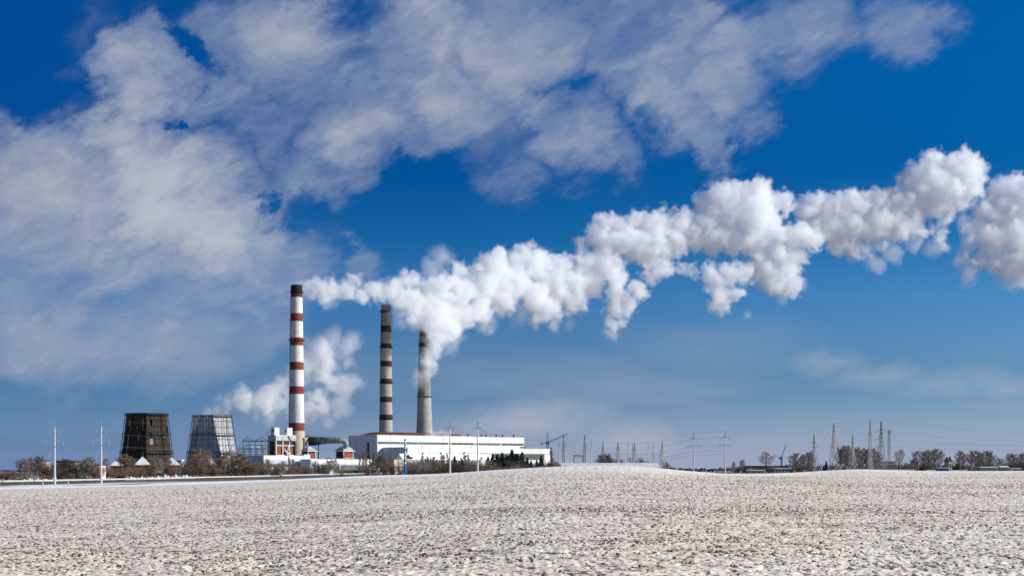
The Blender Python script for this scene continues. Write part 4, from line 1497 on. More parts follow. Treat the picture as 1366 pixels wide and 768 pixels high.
belt(rowsof([('tree', 140, 611, B, 'twig_grey', 0.9), ('low', 145, 627, B, 'twig_red', 1.2), ('low', 151, 629, B, 'twig_red', 1.2), ('low', 158, 628, B, 'twig_red', 1.1), ('shrub', 148, 622, B, 'twig_brown', 1.0),
             ('tree', 167, 605, B, 'twig_brown', 1.0), ('tree', 173, 608, B, 'twig_brown', 1.0), ('shrub', 162, 620, B, 'twig_brown', 1.3), ('shrub', 180, 621, B, 'twig_red', 1.3), ('shrub', 187, 622, B, 'twig_red', 1.3), ('low', 194, 627, B, 'twig_red', 1.2),
             ('tree', 205, 609, B, 'twig_brown', 1.1), ('tree', 212, 610, B, 'twig_grey', 1.0), ('tree', 219, 607, B, 'twig_brown', 1.1), ('tree', 225, 611, B, 'twig_brown', 1.0), ('shrub', 199, 619, B, 'twig_brown', 1.2),
             ('shrub', 231, 622, B, 'twig_red', 1.2), ('shrub', 238, 621, B, 'twig_brown', 1.2)], 800, 900, 3), word, 'in front of the dark cooling tower', 'trees in front of the dark cooling tower')
belt(rowsof([('shrub', 244, 619, B, 'twig_brown', 1.3), ('shrub', 250, 616, B, 'twig_brown', 1.3), ('tree', 257, 606, B, 'twig_brown', 1.0), ('tree', 263, 597, B, 'twig_brown', 1.0), ('tree', 270, 601, B, 'twig_brown', 1.0), ('tree', 276, 600, B, 'twig_grey', 1.0),
             ('shrub', 282, 616, B, 'twig_brown', 1.3), ('tree', 292, 605, B, 'twig_dark', 1.0), ('tree', 299, 607, B, 'twig_brown', 1.1), ('tree', 306, 600, B, 'twig_grey', 1.0), ('tree', 313, 607, B, 'twig_brown', 1.1), ('tree', 320, 604, B, 'twig_brown', 1.2),
             ('tree', 327, 606, B, 'twig_brown', 1.2), ('shrub', 333, 611, B, 'twig_brown', 1.3), ('shrub', 288, 618, B, 'twig_red', 1.2), ('shrub', 266, 618, B, 'twig_brown', 1.4), ('shrub', 310, 618, B, 'twig_brown', 1.4), ('shrub', 323, 618, B, 'twig_dark', 1.4)], 860, 940, 4), word,
     'in front of the silver cooling tower', 'trees in front of the silver cooling tower')
belt(rowsof([('shrub', 341, 619, B, 'twig_dark', 1.2), ('tree', 348, 612, B, 'twig_brown', 0.9), ('shrub', 353, 618, B, 'twig_brown', 1.2), ('tree', 357, 611, B, 'twig_brown', 0.9), ('shrub', 364, 616, B, 'twig_brown', 1.2), ('shrub', 371, 617, B, 'twig_grey', 1.2),
             ('tree', 378, 614, B, 'twig_grey', 0.9), ('birch', 385, 606, P_, 'twig_grey', 1.1), ('tree', 392, 612, B, 'twig_grey', 0.9), ('shrub', 399, 618, B, 'twig_brown', 1.2), ('shrub', 405, 624, B, 'twig_dark', 1.2), ('tree', 420, 614, B, 'twig_grey', 1.0), ('shrub', 427, 615, B, 'twig_dark', 1.1),
             ('tree', 439, 613, B, 'twig_grey', 1.0), ('tree', 446, 612, B, 'twig_grey', 1.1), ('shrub', 452, 618, B, 'twig_grey', 1.2), ('shrub', 434, 620, B, 'twig_brown', 1.2), ('shrub', 413, 622, B, 'twig_brown', 1.0)], 930, 1010, 5), word, 'below the boiler house and duct', 'trees below the boiler house')
belt(rowsof([('birch', 479, 603, P_, 'twig_red', 0.8), ('birch', 484, 598, P_, 'twig_red', 0.8), ('birch', 488.5, 596, P_, 'twig_red', 0.8), ('birch', 493, 599, P_, 'twig_red', 0.8), ('birch', 497, 601, P_, 'twig_red', 0.8), ('tree', 507, 607, D_, 'twig_dark', 1.0), ('shrub', 514, 613, B, 'twig_brown', 1.1),
             ('birch', 521, 601, P_, 'twig_red', 0.7), ('shrub', 526, 616, B, 'twig_brown', 1.1), ('birch', 531, 611, P_, 'twig_red', 0.7), ('shrub', 536, 620, B, 'twig_grey', 1.1)], 1000, 1040, 6), word, 'before the shaded end of the white hall', 'trees before the end of the white hall')
belt(rowsof([('shrub', 546, 616, B, 'twig_grey', 1.4), ('shrub', 553, 615, B, 'twig_grey', 1.4), ('shrub', 560, 617, B, 'twig_grey', 1.4), ('birch', 563, 601, P_, 'twig_red', 1.0), ('tree', 569, 610, B, 'twig_grey', 1.0), ('shrub', 574, 612, D_, 'twig_dark', 1.2), ('tree', 579, 608, B, 'twig_brown', 1.0),
             ('shrub', 585, 612, B, 'twig_grey', 1.3), ('birch', 588, 601, P_, 'twig_red', 1.1), ('birch', 593, 604, P_, 'twig_red', 1.1), ('birch', 597.5, 602, P_, 'twig_red', 1.0), ('shrub', 603, 614, B, 'twig_grey', 1.3), ('shrub', 610, 615, D_, 'twig_dark', 1.3), ('birch', 615, 607, P_, 'twig_red', 1.0),
             ('birch', 621, 600, P_, 'twig_red', 1.2), ('birch', 627, 603, P_, 'twig_red', 1.1), ('shrub', 632, 612, B, 'twig_grey', 1.3), ('shrub', 641, 614, B, 'twig_grey', 1.3), ('shrub', 624, 615, B, 'twig_grey', 1.3), ('shrub', 662, 619, B, 'twig_grey', 1.3), ('shrub', 680, 619, B, 'twig_grey', 1.3),
             ('shrub', 710, 617, B, 'twig_brown', 1.2), ('shrub', 728, 616, B, 'twig_brown', 1.2), ('shrub', 734.5, 612, B, 'twig_brown', 1.0), ('birch', 736, 594, P_, 'twig_brown', 0.9), ('shrub', 741, 614, B, 'twig_red', 1.2), ('shrub', 746, 617, B, 'twig_red', 1.2)], 800, 900, 7), word, 'on the crest before the long white hall', 'trees before the long white hall')
N_ = 'needle'
belt(rowsof([('spruce', px, top, D_, N_, w) for px, top, w in [(606.5, 607, 1), (613, 614, 1), (617, 612, 1), (651, 608, 1.1), (657, 605, 1.1), (663.5, 604.5, 1.2), (670, 602.5, 1.1), (676, 606, 1.1), (683, 598.5, 1.2), (689.5, 604, 1.2), (696.5, 602, 1.1), (703, 609, 1.0), (708.5, 613, 1.0), (716, 612, 0.9), (722, 606, 0.9)]], 820, 880, 8), word,
     'before the long white hall', 'spruces before the long white hall')

# right of the field
belt(rowsof([('tree', 979, 615, D_, 'twig_grey', 0.8), ('tree', 990, 612.5, D_, 'twig_grey', 0.9), ('shrub', 985, 622, D_, 'twig_dark', 1.2), ('shrub', 973, 622, D_, 'twig_dark', 1.2), ('open', 1022, 601.5, B, 'twig_grey', 1.15), ('shrub', 1031, 621, B, 'twig_grey', 1.0),
             ('tree', 1062.5, 603.5, B, 'twig_brown', 1.3), ('tree', 1071, 605, B, 'twig_grey', 1.0), ('tree', 1079, 601.5, B, 'twig_grey', 1.1), ('tree', 1084, 604, B, 'twig_grey', 0.9), ('spruce', 1102, 614, D_, N_, 0.9), ('shrub', 1067, 620, B, 'twig_brown', 1.2), ('shrub', 1052, 623, D_, 'twig_dark', 1.2)], 1250, 1350, 9), word,
     'between the right pole and pylons', 'trees between the pole and the pylons')
belt(rowsof([('tree', 1121, 596, B, 'twig_grey', 0.9), ('tree', 1127, 593, B, 'twig_grey', 0.9), ('tree', 1133, 594, B, 'twig_grey', 0.9), ('tree', 1143, 596, B, 'twig_grey', 1.0), ('tree', 1150, 598, B, 'twig_grey', 1.0), ('tree', 1156, 597, B, 'twig_grey', 0.9), ('tree', 1166, 597, B, 'twig_grey', 0.8),
             ('tree', 1171, 601, B, 'twig_brown', 0.9), ('open', 1199, 598, B, 'twig_grey', 0.7), ('shrub', 1209, 615, D_, 'twig_dark', 1.2), ('tree', 1220, 610, D_, 'twig_dark', 1.0)], 1250, 1350, 10), word, 'among the tall pylons', 'trees among the pylons')
belt(rowsof([('open', 1223, 600, B, 'twig_grey', 0.9), ('open', 1232, 599.5, B, 'twig_grey', 1.0), ('tree', 1239, 599, B, 'twig_grey', 1.1), ('tree', 1246, 598, B, 'twig_grey', 1.1), ('open', 1252, 600, B, 'twig_grey', 0.9), ('shrub', 1228, 618, D_, 'twig_dark', 1.2), ('spruce', 1263, 609, D_, N_, 1.2), ('spruce', 1267, 608, D_, N_, 1.1),
             ('tree', 1280, 600.5, B, 'twig_grey', 1.0), ('tree', 1285, 606, B, 'twig_grey', 0.9), ('tree', 1296, 600, B, 'twig_grey', 1.0), ('tree', 1302, 601, B, 'twig_grey', 1.1), ('tree', 1309, 603, B, 'twig_grey', 1.0), ('tree', 1317, 600, B, 'twig_grey', 0.9), ('tree', 1322, 601, B, 'twig_grey', 0.9), ('tree', 1333, 610, B, 'twig_grey', 1.0),
             ('open', 1345, 604, B, 'twig_grey', 0.9), ('tree', 1352, 604, B, 'twig_grey', 1.0), ('tree', 1360, 605, B, 'twig_grey', 1.1), ('tree', 1366, 603, B, 'twig_grey', 1.0), ('shrub', 1275, 617, D_, 'twig_dark', 1.4), ('shrub', 1326, 617, D_, 'twig_dark', 1.4), ('shrub', 1340, 617, D_, 'twig_dark', 1.4)], 1280, 1400, 11), word, 'right of the yellow building', 'trees along the right horizon')
# substation shrubs
belt(rowsof([('tree', 801, 606, D_, 'twig_dark', 0.9), ('tree', 808, 604, D_, 'twig_dark', 1.0), ('tree', 813, 607, D_, 'twig_dark', 0.9), ('shrub', 854, 611, D_, 'twig_brown', 0.9), ('shrub', 849, 610, D_, 'twig_brown', 0.8), ('shrub', 888, 615, D_, 'twig_dark', 0.9)], 880, 960, 12), word, 'among the switchyard poles', 'trees among the switchyard poles')


def far_wood(px0, px1, row_top, Y, name_seed):
    r = random.Random(name_seed)
    mb = MB()
    x0, x1 = X(px0, Y), X(px1, Y)
    n = int((x1 - x0) / 1.1)
    for i in range(n):
        x = r.uniform(x0, x1)
        y = Y + r.uniform(0, 60)
        wob = 0.6 + 0.4 * math.sin(x * 0.045 + name_seed) + 0.25 * math.sin(x * 0.17)
        h = (Z(row_top, Y) + 0.0047 * Y) * (0.55 + 0.30 * wob) * r.uniform(0.75, 1.1)
        w = r.uniform(1.0, 2.6)
        a = r.uniform(0, 3.14)
        ca, sa = math.cos(a) * w, math.sin(a) * w
        for k in range(3):
            f0 = r.uniform(0, 0.6)
            gz_ = -0.0047 * Y
            z0, z1 = gz_ + h * f0, gz_ + h * min(1, f0 + r.uniform(0.25, 0.5))
            dx, dy = r.uniform(-w, w), r.uniform(-w, w)
            mb.face([(x - ca + dx, y - sa + dy, z0), (x + ca + dx, y + sa + dy, z0 + r.uniform(-0.5, 0.5)), (x + ca * 0.4 + dx, y + sa * 0.4 + dy, z1), (x - ca * 0.5 + dx, y - sa * 0.5 + dy, z1 - r.uniform(0, 1))])
    return mb


wood = MB()
for a in ((870, 1065, 620.5, 2300, 3), (1040, 1400, 614.5, 2100, 5), (-60, 160, 625.5, 1900, 7), (735, 800, 619, 2300, 9)):
    q = far_wood(*a)
    n0 = len(wood.v)
    wood.v += q.v
    wood.f += [tuple(i + n0 for i in f) for f in q.f]
    wood.m += q.m
tag(wood.build('far_wood', M['far_wood']), kind='stuff')


# ------------------------------------------------------------------ road behind the field on the left, with guard rails
ROAD = [(-110, 500), (60, 555), (200, 640), (340, 770), (450, 960), (520, 1085)]
def road_pt(px):
    Y = float(np.interp(px, [p[0] for p in ROAD], [p[1] for p in ROAD]))
    return Vector((X(px, Y), Y, 0))


def strip(name, off0, off1, z0, z1, m, kind='structure'):
    mb = MB()
    P = [road_pt(px) for px in range(-110, 521, 15)]
    rows = []
    for i, p in enumerate(P):
        d = (P[min(i + 1, len(P) - 1)] - P[max(i - 1, 0)]).normalized()
        nrm = Vector((d.y, -d.x, 0))
        if nrm.y > 0:
            nrm = -nrm
        rows.append((p + nrm * off0 + Vector((0, 0, z0)), p + nrm * off1 + Vector((0, 0, z1))))
    for a, b in zip(rows[:-1], rows[1:]):
        mb.face([a[0], b[0], b[1], a[1]])
    o = mb.build(name, M[m])
    tag(o, kind=kind)
    return o


RZ = -6.75
strip('road', -6, 6, RZ, RZ, 'asphalt')
strip('road_verge', 6, 10.5, RZ - 0.004, BASE - 0.2, 'dry_grass')
strip('road_verge', -6, -12, RZ - 0.004, BASE - 0.2, 'dry_grass')


def guard_rail(off, label, z0):
    P = [road_pt(px) for px in range(-110, 521, 10)]
    root = thing('guard_rail', label, 'guard rail', (0, 0, 0), 0, 'guard rails along the road')
    pts = []
    for i, p in enumerate(P):
        d = (P[min(i + 1, len(P) - 1)] - P[max(i - 1, 0)]).normalized()
        nrm = Vector((d.y, -d.x, 0))
        if nrm.y > 0:
            nrm = -nrm
        pts.append(p + nrm * off)
    rl = MB()
    for a, b in zip(pts[:-1], pts[1:]):
        for z1, z2 in ((z0 + 0.55, z0 + 0.95),):
            d = (b - a).normalized()
            s_ = Vector((d.y, -d.x, 0)) * 0.06
            up = Vector((0, 0, 1))
            A_, B_ = a + up * z1, b + up * z1
            A2, B2 = a + up * z2, b + up * z2
            rl.face([A_ + s_, B_ + s_, B2 + s_, A2 + s_])
            rl.face([B_ - s_, A_ - s_, A2 - s_, B2 - s_])
            rl.face([A2 + s_, B2 + s_, B2 - s_, A2 - s_])
    rl.build('rail', M['galvanised'], root)
    pm = MB().box(-0.07, 0.07, -0.07, 0.07, 0, 0.56).mesh('post', M['steel'])
    for a, b in zip(pts[:-1], pts[1:]):
        n = 3
        for k in range(n):
            p = a.lerp(b, k / n)
            put('post', pm, root, (p.x, p.y, z0))


guard_rail(5.5, 'near grey guard rail along the dark road on the left', RZ)
guard_rail(-5.5, 'far grey guard rail along the dark road on the left', RZ)


def snow_bank(px0, px1, Y, row_top, label):
    """a ploughed-up ridge of snow"""
    x0, x1 = X(px0, Y), X(px1, Y)
    n = 90
    xs = np.linspace(x0, x1, n)
    mb = MB()
    ht = Z(row_top, Y) - BASE
    rr = random.Random(int(px0) + 5)
    rows = []
    for i, x in enumerate(xs):
        e = min(1, i / 10, (n - 1 - i) / 10)
        h = ht * e * (0.72 + 0.16 * math.sin(i * 0.31) + 0.10 * math.sin(i * 0.83 + 1) + rr.uniform(-0.04, 0.04))
        rows.append([(x, Y - 2.2, BASE - 0.3), (x, Y - 1.2, BASE + h * 0.7), (x, Y, BASE + h), (x, Y + 1.4, BASE + h * 0.6), (x, Y + 2.4, BASE - 0.3)])
    for a, b in zip(rows[:-1], rows[1:]):
        for k in range(4):
            mb.face([a[k], b[k], b[k + 1], a[k + 1]])
    o = mb.build('snow_bank', M['old_snow'], smooth=True)
    tag(o, label, 'snow bank', 'ploughed up snow banks')


snow_bank(160, 216, 720, 634.6, 'ragged white snow bank behind the road, in front of the dark cooling tower')
snow_bank(28, 72, 690, 637.5, 'snow bank behind the road left of the leftmost pole')
snow_bank(205, 262, 760, 632.0, 'snow bank behind the road between the two cooling towers')


# ------------------------------------------------------------------ small things by the road
def marker_post(px, row_b, label):
    Y = 470.0
    x = X(px, Y)
    zb = gz(x, Y) - 0.3
    r = thing('marker_post', label, 'post', (x, Y, zb), 0, 'orange marker posts at the field edge')
    MB().tube([(0, 0, 0), (0, 0, 1.6), (0, 0, 2.0)], [0.18, 0.18, 0.10], 8).build('post', M['orange'], r)
    MB().lathe([(0.19, 1.35), (0.19, 1.6)], 8).build('band', M['clad_white'], r)


marker_post(57, 654, 'orange marker post in the snow just left of the leftmost pole')
marker_post(91, 654, 'orange marker post in the snow between the two left poles')


def car(px, Y, m, label, L=4.3, H=1.5, name='parked_car', rz=0.0):
    root = thing(name, label, 'car', (X(px, Y), Y, RZ + 0.004), rz)
    prof = [(-L / 2, 0.35), (-L / 2, 0.8), (-L * 0.40, 0.92), (-L * 0.24, H), (L * 0.20, H), (L * 0.34, 0.95), (L * 0.49, 0.85), (L / 2, 0.4)]
    MB().prism(prof, -0.85, 0.85).build('body', M[m], root)
    for y in (-0.862, 0.856):
        MB().prism([(-L * 0.36, 0.95), (-L * 0.235, H - 0.1), (L * 0.19, H - 0.1), (L * 0.31, 0.97)], y, y + 0.006).build('side_window', M['glass'], root)
    for x in (-L * 0.3, L * 0.3):
        for y in (-0.8, 0.62):
            w = MB().tube([(x, y, 0.32), (x, y + 0.2, 0.32)], 0.32, 14).build('wheel', M['rubber'], root)
            MB().tube([(x, y - 0.01, 0.32), (x, y + 0.01, 0.32)], 0.19, 10).build('rim', M['galvanised'], w)
    for y in (-0.7, 0.45):
        MB().box(L / 2 - 0.06, L / 2 + 0.01, y, y + 0.25, 0.55, 0.7).build('headlight', M['clad_white'], root)
        MB().box(-L / 2 - 0.01, -L / 2 + 0.05, y, y + 0.25, 0.6, 0.78).build('taillight', M['red_car'], root)


car(364.8, 800, 'red_car', 'small red car on the road below the boiler house')
car(371.2, 806, 'dark_roof', 'dark car right behind the small red car on the road')


def shelter():
    Y = 645
    r = thing('bus_shelter', 'small dark shelter beside the road, right of the second pole', 'shelter', (X(148.5, Y), Y + 8, BASE))
    W = X(159, Y) - X(148.5, Y)
    bx('rear_wall', M['black_steel'], r, 0, W, 1.6, 1.7, 0, 2.6)
    for x in (0, W - 0.1):
        bx('side_wall', M['black_steel'], r, x, x + 0.1, 0, 1.59, 0, 2.6)
    bx('roof', M['dark_roof'], r, -0.2, W + 0.2, -0.3, 1.9, 2.605, 2.8)
    bx('bench', M['brown_board'], r, 0.3, W - 0.3, 1.0, 1.5, 0.45, 0.52)


shelter()


def road_sign(px, label):
    Y = 690
    r = thing('road_sign', label, 'sign', (X(px, Y), Y, BASE), 0, 'blue road signs')
    zt = Z(631.8, Y) - BASE
    MB().bar((0, 0, 0), (0, 0, zt), 0.06, 6).build('post', M['galvanised'], r)
    bx('panel', M['sign_blue'], r, -0.5, 0.5, -0.12, -0.07, zt - 1.0, zt)
    bx('rim', M['clad_white'], r, -0.56, 0.56, -0.065, -0.04, zt - 1.06, zt + 0.06)


road_sign(160, 'blue road sign by the shelter, left one of the two')
road_sign(174, 'blue road sign before the dark cooling tower, right one of the two')


def field_post():
    Y = 505
    px = 1095.5
    x = X(px, Y)
    zb = gz(x, Y) - 0.15
    r = thing('field_post', 'short dark post standing alone on the snowy rise before the pylons', 'post', (x, Y, zb))
    h = 1.15
    MB().tube([(0, 0, 0), (0, 0, h * 0.8), (0.03, 0, h)], [0.2, 0.16, 0.12], 8).build('post', M['pylon_dark'], r)
    MB().tube([(0.03, 0, h), (0.03, 0, h + 0.12)], 0.2, 8).build('cap', M['snow'], r)
    MB().box(-0.1, 0.9, -0.1, 0.1, -0.1, 0.2).build('foot', M['bark_dark'], r)


field_post()


# ------------------------------------------------------------------ poles, pylons, switchyard, cranes, cables
def base_z(x, Y):
    return gz(x, Y) - 0.2


def roadside_pole(px, top, Y, label):
    x = X(px, Y)
    zb = base_z(x, Y)
    r = thing('power_pole', label, 'pole', (x, Y, zb), R(64), 'tall pale poles on the left')
    z = lambda row: Z(row, Y) - zb
    zt = z(top)
    MB().lathe([(0.46, 0), (0.24, zt - 2.6)], 14).build('shaft', M['pole_concrete'], r, smooth=True)
    MB().lathe([(0.23, zt - 2.6), (0.05, zt), (0.01, zt + 0.02)], 8).build('tip', M['pylon_dark'], r)
    for k, (drop, half) in enumerate(((12.5, 2.9), (27.0, 4.6), (43.5, 2.9))):
        zz = z(top + drop)
        MB().bar((-half, 0, zz), (half, 0, zz), 0.022, 4).build('crossarm', M['pylon_dark'], r)
        MB().bar((-half, 0, zz), (-0.2, 0, zz + 0.9), 0.010, 4).build('stay', M['pylon_dark'], r)
        MB().bar((half, 0, zz), (0.2, 0, zz + 0.9), 0.010, 4).build('stay', M['pylon_dark'], r)
        for sx in (-half + 0.1, half - 0.1):
            ins = MB()
            prof = []
            for q in range(9):
                prof += [(0.13 if q % 2 == 0 else 0.06, zz - 0.15 - q * 0.2)]
            ins.lathe(prof, 8, cx=sx)
            ins.build('insulator', M['insulator'], r)
    MB().lathe([(0.33, z(top + 33)), (0.36, z(top + 33)), (0.36, z(top + 34)), (0.33, z(top + 34))], 14).build('band', M['steel'], r)
    return r


roadside_pole(73, 562, 527, 'tall slim pale concrete pole with green insulators, leftmost of the pair')
roadside_pole(135, 560, 540, 'tall slim pale concrete pole with green insulators, nearer the dark cooling tower')


def cross_pole(px, top, arms, Y, label, w=0.30, m='pole_concrete', group='slim poles with crossarms along the crest', rz=0.0):
    x = X(px, Y)
    zb = base_z(x, Y)
    r = thing('power_pole', label, 'pole', (x, Y, zb), rz, group)
    z = lambda row: Z(row, Y) - zb
    zt = z(top)
    ztip = z(top + 9)
    MB().lathe([(w, 0), (w * 0.52, ztip)], 12).build('shaft', M[m], r, smooth=True)
    MB().bar((-0.12, 0, ztip), (0, 0, zt), 0.10, 4).bar((0.12, 0, ztip), (0, 0, zt), 0.10, 4).build('tip', M['pylon_dark'], r)
    for row, half in arms:
        zz = z(row)
        hm = half / K * Y
        MB().bar((-hm, 0, zz), (hm, 0, zz), 0.10, 4).build('crossarm', M['pylon_dark'], r)
        for sx in (-hm + 0.05, hm - 0.05):
            MB().lathe([(0.05, zz - 0.1), (0.12, zz - 0.3), (0.06, zz - 0.6), (0.12, zz - 0.9), (0.05, zz - 1.3)], 6, cx=sx).build('insulator', M['insulator'], r)
    return r


cross_pole(600.3, 562, [(571, 5.5)], 430, 'slim pale pole with one crossarm before the white hall, left of the pair there')
cross_pole(637.2, 562, [(571, 6.2)], 430, 'slim pale pole with one crossarm before the white hall, right of the pair there')
cross_pole(925.3, 577, [(584.4, 5.2), (594.3, 8)], 560, 'slim pole with two crossarms standing alone, left of the pair at the dip')
cross_pole(967.4, 575, [(583.2, 5.5), (593.2, 7.5)], 560, 'slim pole with two crossarms standing alone, right of the pair at the dip')


def lattice(root, h, wb, wt, n, bar, m, taper_at=None, name='leg'):
    """four corner legs as parts and crossed bracing between them"""
    def w(z):
        if taper_at:
            z1, w1 = taper_at
            return wb + (w1 - wb) * z / z1 if z < z1 else w1 + (wt - w1) * (z - z1) / (h - z1)
        return wb + (wt - wb) * z / h
    zs = [h * (1 - (1 - i / n) ** 1.25) for i in range(n + 1)]
    cs = [(-1, -1), (1, -1), (1, 1), (-1, 1)]
    P = lambda k, z: Vector((cs[k % 4][0] * w(z) / 2, cs[k % 4][1] * w(z) / 2, z))
    for k in range(4):
        MB().tube([P(k, z) for z in zs], bar, 4).build(name, M[m], root)
    br = MB()
    for i in range(n):
        for k in range(4):
            br.bar(P(k, zs[i]), P(k + 1, zs[i + 1]), bar * 0.6, 3)
            br.bar(P(k + 1, zs[i]), P(k, zs[i + 1]), bar * 0.6, 3)
            if i:
                br.bar(P(k, zs[i]), P(k + 1, zs[i]), bar * 0.6, 3)
    br.build('bracing', M[m], root)['kind'] = 'stuff'
    return w


def pylon(px, top, Y, wb, arms, label, m='galvanised', wt=0.5, n=9, bar=0.16, rz=0.4, kink=None, group='lattice pylons on the right', strings=True):
    x = X(px, Y)
    zb = base_z(x, Y)
    r = thing('lattice_pylon', label, 'pylon', (x, Y, zb), rz, group)
    h = Z(top, Y) - zb
    w = lattice(r, h, wb, wt, n, bar, m, kink)
    for row, half in arms:
        zz = Z(row, Y) - zb
        hm = half / K * Y
        a = MB()
        ww = w(zz) / 2 + 0.05
        for sy in (-ww, ww):
            a.bar((-hm, 0, zz), (0, sy, zz), bar * 1.2, 4)
            a.bar((hm, 0, zz), (0, sy, zz), bar * 1.2, 4)
        a.bar((-hm, 0, zz), (0, 0, zz + ww * 1.6 + 0.7), bar * 0.6, 3)
        a.bar((hm, 0, zz), (0, 0, zz + ww * 1.6 + 0.7), bar * 0.6, 3)
        for q in (0.33, 0.66):
            for s in (-1, 1):
                a.bar((s * hm * q, -ww * (1 - q), zz), (s * hm * q, ww * (1 - q), zz), bar * 0.5, 3)
        a.build('crossarm', M[m], r)
        if strings:
            for s in (-1, 1):
                MB().lathe([(0.06, zz - 0.1), (0.17, zz - 0.4), (0.07, zz - 0.8), (0.17, zz - 1.2), (0.06, zz - 1.7)], 6, cx=s * (hm - 0.1)).build('insulator', M['insulator'], r)
    return r


Yp = 1084
pylon(1086, 578.3, Yp, 7.5, [(587, 3.2), (594.5, 6.0)], 'pale stubby lattice pylon with a short crossarm, left of the tallest lattice pair', kink=(20, 1.4))
pylon(1112.5, 564, Yp, 7.4, [(578.3, 8.5), (587.2, 10), (594.8, 8)], 'large three armed lattice pylon between two stubby pale ones', m='galvanised', n=12, bar=0.18, kink=(24, 2.4))
pylon(1137.5, 579, Yp, 6.8, [(587.5, 2.6), (594.5, 5.2)], 'pale stubby lattice pylon before dark trees, right of the three armed one', kink=(20, 1.3))
pylon(1161, 559.6, 1040, 3.4, [(578.5, 3.0)], 'narrow pale lattice mast, tallest thing on the right skyline', n=15, bar=0.14, wt=0.5, rz=0.2)
pylon(1175.5, 562, 1050, 7.0, [(575.2, 8.5), (585.3, 8), (594.5, 8.0)], 'three armed lattice pylon right of the narrow mast', m='pylon_dark', n=12, bar=0.16, kink=(24, 2.2))


def antenna_mast():
    Y = 1300
    px = 1186
    x = X(px, Y)
    zb = base_z(x, Y)
    r = thing('antenna_mast', 'dark antenna mast with a bulky head, right of the lattice pylons', 'mast', (x, Y, zb))
    h = Z(577, Y) - zb
    lattice(r, h, 2.4, 1.5, 14, 0.12, 'pylon_dark')
    for i in range(3):
        MB().lathe([(0.2, h + 0.05), (1.2, h + 0.05), (1.2, h + 0.2), (0.2, h + 0.2)], 10).build('platform', M['pylon_dark'], r) if i == 0 else None
    for a in range(6):
        t = a * math.pi / 3
        bx('antenna_panel', M['pylon_dark'], r, math.cos(t) * 1.15 - 0.18, math.cos(t) * 1.15 + 0.18, math.sin(t) * 1.15 - 0.18, math.sin(t) * 1.15 + 0.18, h + 0.25, h + 2.3)
    for s in (-1, 1):
        MB().bar((s * 1.6, 0, 0), (s * 1.0, 0, h * 0.75), 0.05, 3).build('stay', M['pylon_dark'], r)


antenna_mast()

# switchyard behind the crest: portals, slim poles and small pale lattice pylons
SW = 'switchyard poles behind the crest'
for px, top, lab in ((745.8, 587, 'slim pale pole right of the blue crane, leftmost of the switchyard'), (753.8, 588, 'slim pale pole just right of the dark small lattice pylon'), (788.6, 588, 'slim pale pole right of the dark pylon with the steel portal'),
                     (782, 590, 'slim pale pole between the dark pylon and its neighbour pole'), (837.5, 589, 'slim pale pole left of the third pale pylon on the crest'), (843.8, 591, 'thin dark pole beside the third pale pylon on the crest'),
                     (864.6, 590, 'slim pale pole, left of the pair before the last crest pylon'), (871.3, 591, 'slim pale pole, right of the pair before the last crest pylon'), (824.2, 589, 'slim pale pole rising beside the second pale crest pylon')):
    cross_pole(px, top, [], 900, lab, 0.34, 'pole_concrete' if px != 843.8 else 'pylon_dark', SW)
pylon(751.6, 580, 960, 2.0, [(590.5, 4.5), (598.5, 4.5)], 'dark small lattice pylon right of the blue crane', 'pylon_dark', n=10, bar=0.08, wt=0.4, group='small pylons of the switchyard')
pylon(779.8, 580, 960, 2.2, [(594, 3.5), (600, 3.8)], 'dark small lattice pylon above the steel portal on the crest', 'pylon_dark', n=10, bar=0.08, wt=0.4, group='small pylons of the switchyard')
for px, lab in ((804.5, 'pale small lattice pylon with dark trees at its foot'), (824.6, 'pale small lattice pylon above two small dark boxes on the crest'), (846.6, 'pale small lattice pylon, third pale one along the crest')):
    pylon(px, 589.5, 920, 3.0, [(597.5, 2.2), (604, 4.6)], lab, 'pole_concrete', n=8, bar=0.11, wt=0.4, group='small pylons of the switchyard')
pylon(883.5, 589.5, 900, 4.2, [(599, 2.6), (607, 5.0)], 'pale small lattice pylon with wide feet at the right end of the crest', 'pole_concrete', n=8, bar=0.11, wt=0.4, group='small pylons of the switchyard')


def portal(px0, px1, top, Y, label):
    r = thing('steel_portal', label, 'portal', (X(px0, Y), Y, BASE))
    W = X(px1, Y) - X(px0, Y)
    z = Z(top, Y) - BASE
    for t in (0, W):
        lg = MB()
        lg.bar((t - 0.6, 0, 0), (t, 0, z), 0.22, 4)
        lg.bar((t + 0.6, 0, 0), (t, 0, z), 0.22, 4)
        lg.build('leg', M['pylon_dark'], r)
    MB().box(-0.5, W + 0.5, -0.4, 0.4, z + 0.01, z + 0.7).build('beam', M['pylon_dark'], r)
    for i in range(4):
        t = W * (i + 0.5) / 4
        MB().lathe([(0.05, z), (0.2, z - 0.4), (0.08, z - 0.8), (0.2, z - 1.2), (0.05, z - 1.7)], 6, cx=t).build('insulator', M['insulator'], r)
    for i in range(3):
        t = W * (i + 0.6) / 3.4
        MB().bar((t, 0, 0), (t, 0, z * 0.72), 0.14, 4).bar((t, 0, z * 0.72), (t + 1.8, 0, z * 0.62), 0.14, 4).build('switch', M['pylon_dark'], r)


